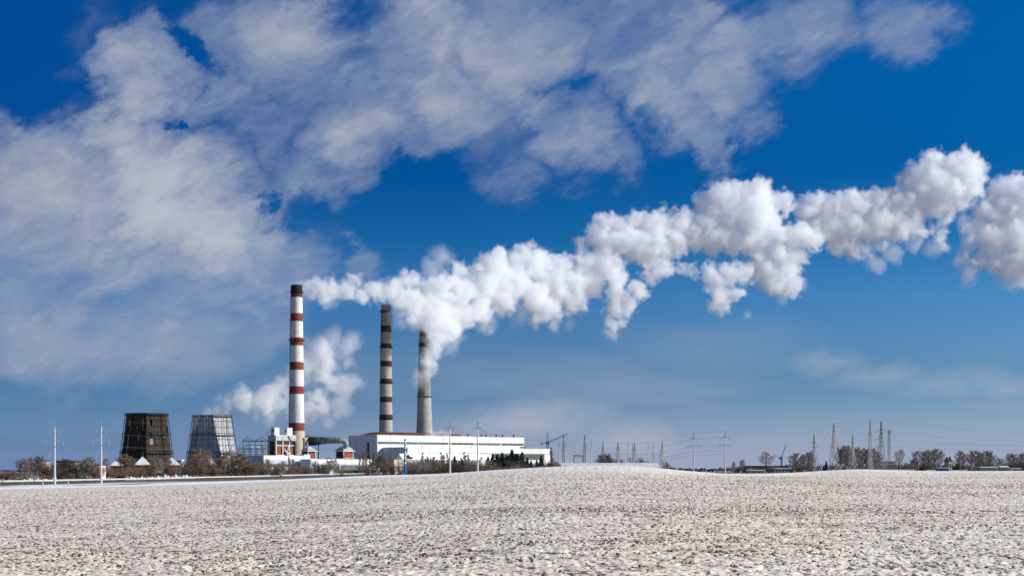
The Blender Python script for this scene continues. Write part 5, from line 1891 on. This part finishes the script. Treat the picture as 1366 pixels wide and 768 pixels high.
portal(765.5, 777.5, 608, 940, 'dark steel portal with switchgear on the crest, left of the pale pylons')
for px, lab in ((815.5, 'small rust coloured transformer on the crest, left of the second pale pylon'), (821.5, 'small dark transformer on the crest at the second pale pylon'), (829.2, 'small dark transformer on the crest, right of the second pale pylon'), (857, 'small dark transformer beside the pale pole pair on the crest')):
    Y = 880
    r = thing('transformer', lab, 'transformer', (X(px, Y), Y, BASE), 0, 'transformers on the crest')
    zt = Z(613, Y) - BASE
    bx('tank', M['rust' if px < 816 else 'pylon_dark'], r, -0.8, 0.8, -0.7, 0.7, zt - 2.6, zt)
    bx('plinth', M['grey_wall'], r, -0.9, 0.9, -0.8, 0.8, 0, zt - 2.6)
    for s in (-0.4, 0, 0.4):
        MB().lathe([(0.10, zt), (0.06, zt + 0.7)], 6, cx=s).build('bushing', M['insulator'], r)
    for s in (-1.05, 0.85):
        bx('radiator', M['pylon_dark'], r, s, s + 0.2, -0.5, 0.5, zt - 2.3, zt - 0.3)

# long low white shed roofs behind the crest
Y = 860
r = thing('switchyard_building', 'very long low white building showing just above the crest behind the pale pylons', 'building', (X(749, Y), Y, BASE))
W = X(880, Y) - X(749, Y)
zt = Z(617.9, Y) - BASE
bx('wall', M['clad_white'], r, 0, W, 0, 30, 0, zt - 2.6)
g = MB()
g.v = [(-0.3, -0.4, zt - 2.59), (W + 0.3, -0.4, zt - 2.59), (W + 0.3, 30.4, zt - 2.59), (-0.3, 30.4, zt - 2.59), (-0.3, 15, zt + 0.4), (W + 0.3, 15, zt + 0.4)]
g.f = [(0, 1, 5, 4), (2, 3, 4, 5), (0, 4, 3), (1, 2, 5), (0, 3, 2, 1)]
g.m = [0] * 5
g.build('snow_cover', M['old_snow'], r)
for i in range(13):
    t = W * (i + 0.5) / 13
    bx('window', M['glass'], r, t - 1.0, t + 1.0, -0.05, 0.02, zt - 4.2, zt - 3.0)


def tower_crane():
    Y = 1420
    px = 730.5
    x = X(px, Y)
    r = thing('tower_crane', 'blue tower crane with a raised jib at the right end of the white hall', 'crane', (x, Y, BASE))
    z = lambda row: Z(row, Y) - BASE
    m = Y / K
    lattice(r, z(592), 2.2, 2.0, 14, 0.22, 'crane_blue', name='mast_leg')
    MB().box(-1.8, 1.8, -1.5, 1.5, z(592) + 0.02, z(588.5)).build('cab', M['crane_blue'], r)
    apex = Vector((0.2, 0, z(576)))
    tp = MB()
    for s in (-0.8, 0.8):
        tp.bar((s, 0, z(588.5)), apex, 0.28, 4)
    tp.build('apex_frame', M['crane_blue'], r)
    a, b = Vector((1.5, 0, z(590))), Vector(((757 - px) * m, 0, z(579)))
    jb = MB()
    up = Vector((0, 0, 1.7))
    jb.bar(a, b, 0.24, 4)
    jb.bar(a + up, b + up * 0.5, 0.2, 4)
    for i in range(12):
        p, q = a.lerp(b, i / 12), a.lerp(b, (i + 1) / 12)
        jb.bar(p, q + up * (1 - 0.5 * (i + 1) / 12), 0.13, 3)
        jb.bar(p, p + up * (1 - 0.5 * i / 12), 0.13, 3)
    jb.build('jib', M['crane_blue'], r)
    c = Vector(((721 - px) * m, 0, z(591)))
    cj = MB().bar((-1.5, 0, z(590.5)), c, 0.35, 4)
    cj.build('counter_jib', M['crane_blue'], r)
    MB().box(c.x, c.x + 2.2, -0.8, 0.8, c.z - 1.4, c.z - 0.2).build('counterweight', M['grey_wall'], r)
    MB().bar(apex, b + up * 0.5, 0.06, 3).build('tie', M['cable'], r)
    MB().bar(apex, c, 0.06, 3).build('tie', M['cable'], r)
    MB().bar(b, (b.x, 0, b.z - 12), 0.05, 3).build('hoist_rope', M['cable'], r)


tower_crane()


def luffing_crane():
    Y = 1700
    px = 1042.5
    x = X(px, Y)
    r = thing('tower_crane', 'distant blue crane with a steep jib above the long dark roof', 'crane', (x, Y, BASE))
    z = lambda row: Z(row, Y) - BASE
    m = Y / K
    lattice(r, z(612), 1.6, 1.5, 8, 0.22, 'crane_blue', name='mast_leg')
    MB().box(-2.2, 1.4, -1.1, 1.1, z(612) + 0.02, z(609)).build('cab', M['crane_blue'], r)
    a, b = Vector((0.4, 0, z(609.5))), Vector((5.8 * m, 0, z(593)))
    MB().bar(a, b, 0.55, 4, 0.3).build('jib', M['crane_blue'], r)
    MB().bar((-1.4, 0, z(609)), (-0.6, 0, z(606)), 0.2, 4).bar((-0.6, 0, z(606)), b, 0.07, 3).build('tie', M['crane_blue'], r)
    MB().box(-3.4, -2.22, -0.9, 0.9, z(612), z(610)).build('counterweight', M['crane_blue'], r)


luffing_crane()


# ------------------------------------------------------------------ cables
def cable(pts, label, sag=2.0, rad=0.035, group=None):
    full = []
    for a, b in zip(pts[:-1], pts[1:]):
        a, b = Vector(a), Vector(b)
        n = 14
        for i in range(n):
            t = i / n
            p = a.lerp(b, t)
            p.z -= sag * 4 * t * (1 - t) * ((b - a).length / 120.0) ** 1.2
            full.append(p)
    full.append(Vector(pts[-1]))
    o = MB().tube(full, rad * 0.75, 3).build('power_cable', M['cable'])
    return tag(o, label, 'cable', group)


def P3(px, row, Y):
    return (X(px, Y), Y, Z(row, Y))


GL = 'cables strung past the left poles'
cable([P3(-60, 563.8, 510), P3(73, 562, 527), P3(135, 560, 540), P3(300, 566, 610)], 'highest thin cable over the tips of the two left poles', 1.0, 0.03, GL)
cable([P3(-60, 585.5, 510), P3(71, 579, 525), P3(132.5, 577, 538), P3(300, 584, 610)], 'second cable from the top along the left poles', 1.0, 0.04, GL)
cable([P3(-60, 601.5, 510), P3(70, 594, 522), P3(131, 593, 535), P3(300, 600, 610)], 'darkest, third cable from the top along the left poles', 1.0, 0.05, GL)
cable([P3(-60, 616, 510), P3(71, 611, 525), P3(133, 609, 538), P3(300, 612, 610)], 'lowest cable along the left poles', 1.0, 0.035, GL)
GC = 'cables strung over the crest'
for k, (r0, r1, r2, r3, r4, w_) in enumerate(((562, 588, 577, 575, 564, 'highest cable over the crest between slim poles'), (571.5, 596, 584.6, 583.4, 578.5, 'second cable from the top over the crest'), (572.5, 600, 594.5, 593.4, 587.4, 'third cable from the top over the crest'), (574, 604.5, 602, 601, 595, 'fourth cable from the top over the crest'), (576, 608, 606.5, 605.5, 603, 'lowest cable over the crest between the slim poles'))):
    cable([P3(637.2, r0, 430), P3(804, r1, 920), P3(925.3, r2, 560), P3(967.4, r3, 560), P3(1112, r4, 1084)], w_, 0.8, 0.045, GC)
GR = 'cables at the right skyline'
for k, (ra, rb, rc, w_) in enumerate(((564, 562, 579, 'highest cable leaving the right pylons'), (578.5, 575.4, 590, 'second cable leaving the right pylons'), (587.4, 585.5, 594.5, 'third cable leaving the right pylons'), (595, 594.7, 599.5, 'lowest cable leaving the right pylons'))):
    cable([P3(1112, ra, 1084), P3(1175.5, rb, 1050), P3(1440, rc, 900)], w_, 1.0, 0.05, GR)


# ------------------------------------------------------------------ low buildings along the horizon
def shed(px0, px1, top, Y, label, wall, roof, depth=14.0, roof_h=1.0, name='low_building', wins=0, rz=0.0, pitched=False, doors=0, zb=BASE):
    x0 = X(px0, Y)
    W = X(px1, Y) - x0
    r = thing(name, label, 'building', (x0, Y, zb), rz)
    zt = Z(top, Y) - zb
    bx('wall', M[wall], r, 0, W, 0, depth, 0, zt - roof_h)
    if pitched:
        g = MB()
        g.v = [(-0.3, -0.4, zt - roof_h + 0.01), (W + 0.3, -0.4, zt - roof_h + 0.01), (W + 0.3, depth + 0.4, zt - roof_h + 0.01), (-0.3, depth + 0.4, zt - roof_h + 0.01), (-0.3, depth / 2, zt), (W + 0.3, depth / 2, zt)]
        g.f = [(0, 1, 5, 4), (2, 3, 4, 5), (0, 4, 3), (1, 2, 5), (0, 3, 2, 1)]
        g.m = [0] * 5
        g.build('roof', M[roof], r)
    else:
        bx('roof', M[roof], r, -0.3, W + 0.3, -0.4, depth + 0.4, zt - roof_h + 0.01, zt)
    for i in range(wins):
        t = W * (i + 0.5) / wins
        ww = min(1.4, W / wins * 0.3)
        w = bx('window', M['glass'], r, t - ww, t + ww, -0.05, 0.02, (zt - roof_h) * 0.42, (zt - roof_h) * 0.78)
        MB().box(t - ww - 0.1, t + ww + 0.1, -0.12, -0.051, (zt - roof_h) * 0.42 - 0.15, (zt - roof_h) * 0.42).build('sill', M['clad_white'], w)
    for i in range(doors):
        t = W * (i + 0.8) / (doors + 0.6)
        bx('door', M['rust_dark'], r, t - 1.2, t + 1.2, -0.08, 0.02, 0, min(3, (zt - roof_h) * 0.7))
    return r


# far left
shed(57, 66, 616, 745, 'small grey house with a white snowy roof behind trees at the far left', 'grey_wall', 'snow', 8, 3.4, 'house', 2, 0.3, True)
shed(76, 97, 613.8, 760, 'dark flat roofed building behind the dark trees between the left poles', 'grey_wall', 'dark_roof', 12, 1.2, 'low_building', 4)
shed(104, 133, 619, 790, 'pale yellowish building half hidden behind bare trees left of the second pole', 'cream_wall', 'dark_roof', 12, 0.6, 'apartment_building', 6)
shed(236, 242, 612.5, 1150, 'small white roofed hut just right of the dark cooling tower', 'grey_wall', 'snow', 8, 0.8, 'hut', 1)
shed(20, 70, 636.5, 715, 'long low pale wall shed behind the road at the far left', 'cream_wall', 'snow', 6, 0.6, 'shed', 6)
shed(96, 132, 635.2, 735, 'long low whitish shed between the two left poles behind the road', 'clad_grey', 'snow', 6, 0.8, 'shed', 5)
# right of the crest
shed(958, 975, 628.3, 1100, 'low tan building with a snowy roof at the foot of the right slim pole', 'beige_wall', 'snow', 10, 0.7, 'low_building', 4)
shed(996, 1058, 620.8, 1500, 'very long low building with a dark flat roof under the distant crane', 'grey_wall', 'dark_roof', 30, 2.8, 'warehouse', 12)
shed(998, 1020, 626.2, 1250, 'low tan block with a snowy roof left of the round bare tree', 'beige_wall', 'snow', 10, 0.8, 'low_building', 5)
shed(1030, 1056, 623.6, 1300, 'low whitish hall with a snowy roof right of the round bare tree', 'clad_grey', 'snow', 12, 0.9, 'low_building', 6)
shed(1055.5, 1077, 618.6, 1420, 'pale cream building behind brown trees left of the first stubby pylon', 'cream_wall', 'snow', 14, 1.0, 'apartment_building', 5)
b_ = thing('silo', 'narrow grey silo left of the pale cream building', 'silo', (X(1054.3, 1430), 1430, BASE))
MB().lathe([(0.9, 0), (0.9, Z(613.5, 1430) - BASE), (0.01, Z(612.8, 1430) - BASE)], 12).build('shell', M['grey_wall'], b_)
MB().bar((1.0, 0, 0), (1.0, 0, Z(614, 1430) - BASE), 0.08, 4).build('ladder', M['steel'], b_)
shed(1174, 1196.5, 614.4, 1180, 'yellowish block with rows of windows behind the right lattice pylons', 'cream_wall', 'cream_wall', 16, 0.6, 'apartment_building', 9)
shed(1192, 1220.5, 625.9, 800, 'long low cream wall shed at the foot of the horizon right of the pylons', 'cream_wall', 'snow', 6, 0.5, 'shed', 0)
shed(1252.5, 1266, 623.2, 900, 'small bright blue kiosk building with white stripe on the right horizon', 'sign_blue', 'clad_white', 8, 0.5, 'kiosk', 2)
shed(1265.5, 1270.5, 612.5, 1300, 'narrow tan house among dark spruces at the right', 'beige_wall', 'dark_roof', 8, 1.6, 'house', 1, 0.2, True)
shed(1308, 1331, 621.8, 1150, 'dark building with a flat snowy roof under bare trees at the right', 'pylon_dark', 'snow', 12, 0.9, 'low_building', 5)
shed(1335, 1346, 620.6, 1200, 'small tan roofed house right of the dark flat building', 'grey_wall', 'beige_wall', 10, 1.6, 'house', 3, 0.0, True)
shed(1350, 1362, 623.6, 1150, 'low orange-tan shed at the far right edge of the horizon', 'beige_wall', 'snow', 8, 0.6, 'shed', 3)
shed(1237, 1247, 626.3, 900, 'tiny snow roofed hut left of the blue kiosk', 'grey_wall', 'snow', 6, 0.6, 'hut', 2)
shed(1270, 1290, 626.6, 900, 'low white walled shed right of the blue kiosk', 'clad_white', 'snow', 6, 0.5, 'shed', 3)
for px, top, lab in ((1225.5, 611, 'thin grey lamp post left of the bare tree group at the right'), (1281, 612, 'thin grey lamp post right of the narrow tan house'), (1201, 601, 'thin lamp post right of the antenna mast'), (1296.5, 618, 'short lamp post with a flat lamp before the dark flat building')):
    Y = 950
    x = X(px, Y)
    q = thing('lamp_post', lab, 'lamp post', (x, Y, BASE), 0, 'lamp posts along the right horizon')
    zt = Z(top, Y) - BASE
    MB().tube([(0, 0, 0), (0, 0, zt - 0.4), (0.5, 0, zt), (1.2, 0, zt + 0.05)], [0.13, 0.08, 0.07, 0.06], 6).build('post', M['galvanised'], q)
    bx('lamp_head', M['clad_white'], q, 1.21, 2.0, -0.15, 0.15, zt - 0.02, zt + 0.12)


# ------------------------------------------------------------------ steam: voxel clouds grown from puff centres by geometry nodes
def steam_material(name, albedo=(0.988, 0.994, 1.0), aniso=0.0):
    m = bpy.data.materials.new(name)
    m.use_nodes = True
    t = NT(m.node_tree)
    t.n.clear()
    pv = t.new('ShaderNodeVolumePrincipled')
    pv.inputs['Color'].default_value = (*albedo, 1)
    pv.inputs['Density'].default_value = 1.0
    pv.inputs['Anisotropy'].default_value = aniso
    t.new('ShaderNodeOutputMaterial', {1: pv.outputs[0]})
    return m


def steam(name, label, puffs, wisps, voxel, dens, wdens, bump, size, mat, edge=4.0, wedge=16.0, group=None, rot=0.0):
    """puffs / wisps: lists of (world centre, radius m). Becomes a fog grid with billowed edges."""
    org = Vector(puffs[0][0])
    inv = Matrix.Rotation(-rot, 3, 'Z')
    pts = [(inv @ (Vector(c) - org), r, 0) for c, r in puffs] + [(inv @ (Vector(c) - org), r, 1) for c, r in wisps]
    me = bpy.data.meshes.new(name)
    me.from_pydata([tuple(p[0]) for p in pts], [], [])
    radii = sorted({(p[2], p[1]) for p in pts})
    a = me.attributes.new('kind_size', 'INT', 'POINT')
    a.data.foreach_set('value', [radii.index((p[2], p[1])) for p in pts])
    me.materials.append(mat)
    o = bpy.data.objects.new(name, me)
    COL.objects.link(o)
    o.location = org
    o.rotation_euler = (0, 0, rot)
    tag(o, label, 'steam', group, 'stuff')
    pad = bump * 1.3 + 3
    lo = [min(p[0][i] - p[1] for p in pts) - pad for i in range(3)]
    hi = [max(p[0][i] + p[1] for p in pts) + pad for i in range(3)]
    res = [max(8, int((hi[i] - lo[i]) / voxel)) for i in range(3)]
    ng = bpy.data.node_groups.new(name + '_grid', 'GeometryNodeTree')
    ng.interface.new_socket('Geometry', in_out='INPUT', socket_type='NodeSocketGeometry')
    ng.interface.new_socket('Geometry', in_out='OUTPUT', socket_type='NodeSocketGeometry')
    t = NT(ng)
    gi = t.new('NodeGroupInput')
    go = t.new('NodeGroupOutput')
    pos = t.new('GeometryNodeInputPosition').outputs[0]
    # billow warp: push the sampling point about so that puffs get cauliflower edges
    w1 = t.vmath('SUBTRACT', t.noise(pos, 1.0 / (size * 1.6), 2, 0.5, out=1), (0.5, 0.5, 0.5))
    w2 = t.vmath('SUBTRACT', t.noise(pos, 1.0 / (size * 0.42), 3, 0.6, out=1), (0.5, 0.5, 0.5))
    wp = t.vmath('ADD', pos, t.vmath('ADD', t.vmath('SCALE', w1, scale=bump * 4.0), t.vmath('SCALE', w2, scale=bump * 2.0)))
    att = t.new('GeometryNodeInputNamedAttribute', {'Name': 'kind_size'}, data_type='INT').outputs[0]
    best = [None, None]
    for i, (kd, r) in enumerate(radii):
        eq = t.new('FunctionNodeCompare', data_type='INT', operation='EQUAL')
        t.put(eq.inputs[2], att)
        eq.inputs[3].default_value = i
        sep = t.new('GeometryNodeSeparateGeometry', {'Geometry': gi.outputs[0], 'Selection': eq.outputs[0]}, domain='POINT')
        pr = t.new('GeometryNodeProximity', target_element='POINTS')
        t.put(pr.inputs[0], sep.outputs[0])
        t.put(next(s for s in pr.inputs if s.name in ('Source Position', 'Sample Position')), wp)
        dist = next(s for s in pr.outputs if s.name == 'Distance')
        s = t.math('SUBTRACT', r, dist)
        if best[kd] is None:
            best[kd] = s
        else:
            nd = t.math('SMOOTH_MAX', best[kd], s)
            nd.node.inputs[2].default_value = 5.0 if kd == 0 else 10.0
            best[kd] = nd
    total = None
    if best[0] is not None:
        vo = t.new('ShaderNodeTexVoronoi', {'Vector': wp, 'Scale': 1.0 / size}, feature='F1')
        vo.inputs['Detail'].default_value = 2.0
        vo.inputs['Roughness'].default_value = 0.55
        vo.inputs['Lacunarity'].default_value = 2.3
        bil = t.math('MULTIPLY', t.math('SUBTRACT', 0.88, vo.outputs['Distance']), bump * 2.2)
        fine = t.math('MULTIPLY', t.math('SUBTRACT', t.noise(pos, 1.0 / (size * 0.55), 5, 0.72), 0.38), bump * 3.4)
        s = t.math('ADD', best[0], t.math('ADD', bil, fine))
        core = t.smooth(s, 0.0, edge)
        total = t.math('MULTIPLY', core, dens)
    if best[1] is not None:
        wn = t.noise(t.vmath('ADD', pos, t.vmath('SCALE', w1, scale=size * 2.0)), 1.0 / (size * 1.1), 6, 0.6)
        rag = t.math('MULTIPLY', t.math('SUBTRACT', wn, 0.47), wedge * 4.0)
        s = t.math('ADD', best[1], rag)
        q = t.smooth(s, 0.0, wedge)
        q = t.math('MULTIPLY', t.math('MULTIPLY', q, t.smooth(best[1], -wedge * 0.3, wedge * 0.5)), wdens)
        total = q if total is None else t.math('ADD', total, q)
    vc = t.new('GeometryNodeVolumeCube', {'Density': total, 'Min': lo, 'Max': hi, 'Resolution X': res[0], 'Resolution Y': res[1], 'Resolution Z': res[2]})
    sm = t.new('GeometryNodeSetMaterial', {'Geometry': vc.outputs[0], 'Material': mat})
    t.l.new(sm.outputs[0], go.inputs[0])
    md = o.modifiers.new('steam', 'NODES')
    md.node_group = ng
    return o


def plume_y(px):
    """depth of the main plume: leaves the striped chimney, drifts right and away"""
    xs, ys = [395, 480, 515, 560, 600, 700, 800, 1000, 1400], [1203, 1230, 1262, 1335, 1352, 1415, 1450, 1500, 1560]
    return float(np.interp(px, xs, ys))


MAIN_PUFFS = [  # px, row, radius px, depth offset m
    (402, 378, 4, 0), (408, 381, 7, 0), (418, 382, 10, 0), (430, 386, 13, 0), (446, 386, 15, 0), (462, 386, 14, 0), (476, 380, 11, 0), (480, 392, 11, 0), (487, 386, 12, 0),
    (494, 390, 12, 0), (508, 388, 13, 0), (436, 396, 10, 0), (522, 384, 13, 0), (536, 374, 11, 0), (532, 392, 15, -8), (550, 374, 12, 5), (524, 406, 5, 30), (534, 410, 9, 20), (548, 398, 20, 0),
    (548, 418, 14, 0), (566, 388, 18, 0), (570, 412, 22, 0), (586, 380, 16, -10), (590, 404, 24, 0), (564, 432, 12, -30), (578, 438, 13, -40), (592, 434, 19, -40), (598, 424, 18, -30), (600, 448, 13, -45),
    (586, 452, 14, -50), (606, 438, 15, -40), (578, 466, 12, -55), (573, 482, 9, -60), (568, 494, 6, -60),
    (612, 392, 24, 0), (616, 420, 22, 0), (610, 366, 14, 0), (630, 362, 14, 0), (638, 408, 22, 0), (640, 384, 24, 0), (648, 348, 13, 0), (664, 340, 12, -5), (672, 336, 8, -5),
    (660, 366, 24, 0), (666, 400, 20, 0), (690, 350, 22, 0), (690, 382, 26, 0), (702, 334, 12, 0), (712, 334, 10, 0), (716, 356, 22, 0), (716, 396, 20, -10), (720, 418, 13, -10), (734, 414, 18, -15),
    (738, 360, 22, 0), (742, 386, 26, 0), (756, 350, 14, 0), (764, 376, 24, 0), (766, 404, 16, -10), (780, 350, 22, 0), (786, 380, 22, 0), (776, 326, 8, 0),
    (800, 320, 22, 0), (798, 300, 13, -5), (812, 300, 11, -5), (806, 350, 28, 0), (826, 372, 15, -20), (824, 392, 15, -22), (818, 412, 13, -24), (816, 430, 10, -24), (828, 430, 7, -24), (808, 440, 5, -24),
    (848, 386, 13, -24), (840, 404, 11, -24), (856, 394, 7, -24), (868, 368, 12, -22), (880, 362, 13, -22), (892, 358, 10, -22),
    (830, 318, 24, 0), (848, 296, 18, 0), (866, 290, 14, 0), (880, 284, 8, 0), (852, 330, 28, 0), (874, 310, 24, 0), (878, 336, 20, 0), (904, 300, 20, 0), (902, 326, 22, 0),
    (914, 290, 13, 0), (926, 318, 20, 0), (944, 276, 20, 0), (942, 302, 24, 0), (962, 262, 20, -8), (984, 258, 18, -8), (1004, 258, 18, -8), (1018, 254, 15, -8), (1040, 268, 14, -5), (1046, 280, 11, -5),
    (972, 288, 28, 0), (1004, 286, 28, -10), (1026, 292, 22, -10), (950, 322, 20, 0), (978, 322, 22, 0), (1008, 320, 26, -10), (1034, 318, 22, -15), (1060, 316, 18, -15), (1080, 318, 15, -15), (1094, 320, 9, -15),
    (916, 360, 10, -20), (926, 366, 9, -20), (950, 372, 18, -25), (972, 366, 18, -25), (990, 366, 16, -25), (958, 392, 15, -25), (976, 394, 14, -25), (952, 406, 9, -25), (968, 408, 8, -25),
    (1012, 356, 22, -10), (1030, 372, 18, -10), (1048, 360, 18, -10), (1052, 384, 12, -10), (1062, 342, 16, -10), (1064, 374, 10, -10), (1058, 394, 7, -10), (1036, 345, 20, -10),
    (1076, 284, 16, 5), (1082, 272, 12, 5), (1098, 278, 18, 5), (1120, 278, 20, 5), (1090, 304, 18, 5), (1114, 302, 22, 5), (1144, 276, 22, 5), (1140, 304, 24, 0), (1120, 328, 15, 0), (1138, 332, 12, 0), (1152, 330, 12, 0),
    (1168, 276, 22, 5), (1168, 302, 24, 0), (1190, 276, 22, 5), (1194, 300, 22, 0), (1176, 326, 10, 0), (1214, 272, 22, 0), (1216, 298, 18, 0), (1226, 232, 20, 0), (1222, 254, 22, 0), (1246, 218, 18, 0), (1244, 244, 24, -5),
    (1268, 222, 20, 0), (1284, 208, 13, 0), (1300, 220, 14, 0), (1288, 232, 22, -5), (1296, 250, 18, -5), (1266, 254, 24, -5), (1240, 276, 18, 0), (1266, 280, 16, 0), (1284, 272, 14, 0), (1238, 306, 9, 0), (1254, 316, 10, 0), (1262, 330, 7, 0),
    (1256, 296, 9, 0), (1336, 256, 20, 5), (1352, 256, 22, 5), (1318, 284, 18, 5), (1342, 284, 26, 5), (1306, 310, 16, 5), (1324, 318, 22, 0), (1352, 314, 28, 0), (1294, 326, 11, 0), (1290, 344, 10, 0), (1312, 346, 14, 0), (1334, 350, 16, 0),
    (1294, 362, 6, 0), (1356, 352, 22, 0), (1378, 280, 32, 5), (1386, 330, 34, 0), (1366, 374, 12, 0), (1400, 300, 34, 0), (1386, 250, 22, 0),
]
MAIN_WISPS = [
    (582, 346, 15, 0), (580, 336, 9, 0), (590, 340, 11, 0), (578, 358, 16, 0), (598, 350, 10, 0), (556, 434, 14, 0), (440, 402, 12, 0), (452, 400, 9, 0), (540, 430, 14, 0), (562, 500, 12, -62), (572, 478, 14, -60), (560, 514, 8, -62), (600, 466, 14, -50), (610, 450, 14, -40),
    (648, 428, 16, 0), (690, 420, 16, 0), (760, 434, 14, 0), (740, 436, 14, 0), (814, 444, 14, -24), (836, 416, 12, -24), (998, 420, 8, -20), (960, 412, 14, -25), (1044, 400, 14, -10), (1070, 380, 12, -10), (1166, 352, 14, 0), (1190, 340, 16, 0),
    (1246, 330, 18, 0), (1216, 322, 14, 0), (1278, 350, 14, 0), (1292, 370, 14, 0), (1340, 372, 16, 0), (1290, 300, 14, 0), (514, 408, 8, 60),
]


def quant(r, steps):
    return min(steps, key=lambda s: abs(math.log(s / r)))


def px_puffs(lst, yfun, steps, rnd, sat=0, scale=1.0):
    out = []
    for px, row, r, dy in lst:
        Y = yfun(px) + dy
        c = Vector((X(px, Y), Y, Z(row, Y)))
        rm = r / K * Y * scale
        out.append((c, quant(rm, steps)))
        for _ in range(sat):
            a, b = rnd.uniform(0, 2 * math.pi), rnd.uniform(-0.9, 0.9)
            dv = Vector((math.cos(a) * math.sqrt(1 - b * b), math.sin(a) * math.sqrt(1 - b * b), b))
            if r > 9:
                out.append((c + dv * rm * 0.82 * Vector((1, 1.25, 1)).length / 1.73, quant(rm * rnd.uniform(0.32, 0.55), steps)))
    return out


rs = random.Random(5)
steam_mat = steam_material('steam')
soft_mat = steam_material('thin_steam', (0.99, 0.992, 0.996))
STEPS = [2.8, 4.6, 6.6, 8.8, 11.5, 14.5, 18.0, 22.0]
puffs = px_puffs(MAIN_PUFFS, plume_y, STEPS, rs, 2, 0.92)
feather = []
for q_ in MAIN_PUFFS:
    if q_[2] > 9 and rs.random() < 0.45:
        feather.append((q_[0] + rs.uniform(-12, 4), q_[1] + rs.uniform(2, 12), q_[2] * 0.85, q_[3]))
wisps = px_puffs(feather, plume_y, [6.0, 9.5, 13.0], rs) + px_puffs(MAIN_WISPS, plume_y, [6.0, 9.5, 13.0], rs)
steam('steam_plume', 'long bright white billowing plume drifting right from the three chimney tops', puffs, wisps, 1.55, 0.10, 0.035, 4.4, 12.0, steam_mat, edge=3.4, wedge=8.0, rot=math.atan2(345, 760))


def tower_y(px):
    return float(np.interp(px, [270, 340, 400, 480], [1232, 1250, 1275, 1290]))


TOWER_PUFFS = [
    (282, 553, 9, 0), (288, 551, 11, 0), (296, 552, 11, 0), (278, 555, 7, 0),     (288, 549, 8, 0), (296, 546, 11, 0), (304, 538, 14, 0), (318, 532, 16, 0), (332, 536, 18, 0), (346, 532, 18, 0), (356, 542, 12, 0), (366, 522, 16, 0), (358, 530, 14, 0), (380, 516, 14, 0),
    (396, 500, 18, 0), (412, 486, 17, 0), (428, 470, 20, 0), (440, 462, 16, 0), (436, 486, 20, 0), (428, 502, 16, 0), (440, 510, 15, 0), (424, 528, 16, 0), (412, 546, 15, 0), (430, 548, 14, 0),
]
TOWER_WISPS = [
    (360, 552, 14, 0), (424, 456, 14, 0), (446, 450, 18, 0), (464, 462, 18, 0), (470, 484, 16, 0), (476, 508, 14, 0), (458, 516, 20, 0), (454, 540, 22, 0), (440, 560, 16, 0), (404, 552, 20, 0),
    (372, 540, 14, 0), (408, 470, 14, 0), (276, 550, 10, 0), (340, 552, 10, 0), (420, 560, 16, 0), (384, 552, 14, 0), (475, 455, 9, 0),
]
tp = px_puffs(TOWER_PUFFS, tower_y, STEPS, rs, 1, 0.8)
tw = px_puffs(TOWER_PUFFS + TOWER_WISPS, tower_y, [6.0, 9.5, 13.0], rs)
steam('steam_plume', 'soft grey-white steam cloud leaving the silver cooling tower and passing behind the tall striped chimney', tp, tw, 1.8, 0.075, 0.05, 5.0, 13.0, soft_mat, edge=5.5, wedge=9.0)

roof_pts = [(566, 583, 3), (572, 581, 4), (578, 580, 5), (585, 579.5, 5.5), (592, 579, 5), (598, 580, 4), (575, 586, 4), (584, 586, 4.5), (560, 588, 3)]
rp = [(Vector((X(px, 1262), 1262 + 8 * math.sin(px), Z(row, 1262))), quant(r / K * 1262 * 1.1, [2.8, 4.6])) for px, row, r in roof_pts]
steam('steam_puff', 'small puff of white steam curling over the front edge of the white hall roof', rp[:6], rp, 1.3, 0.05, 0.05, 2.4, 6.0, soft_mat, edge=5.0, wedge=5.0)
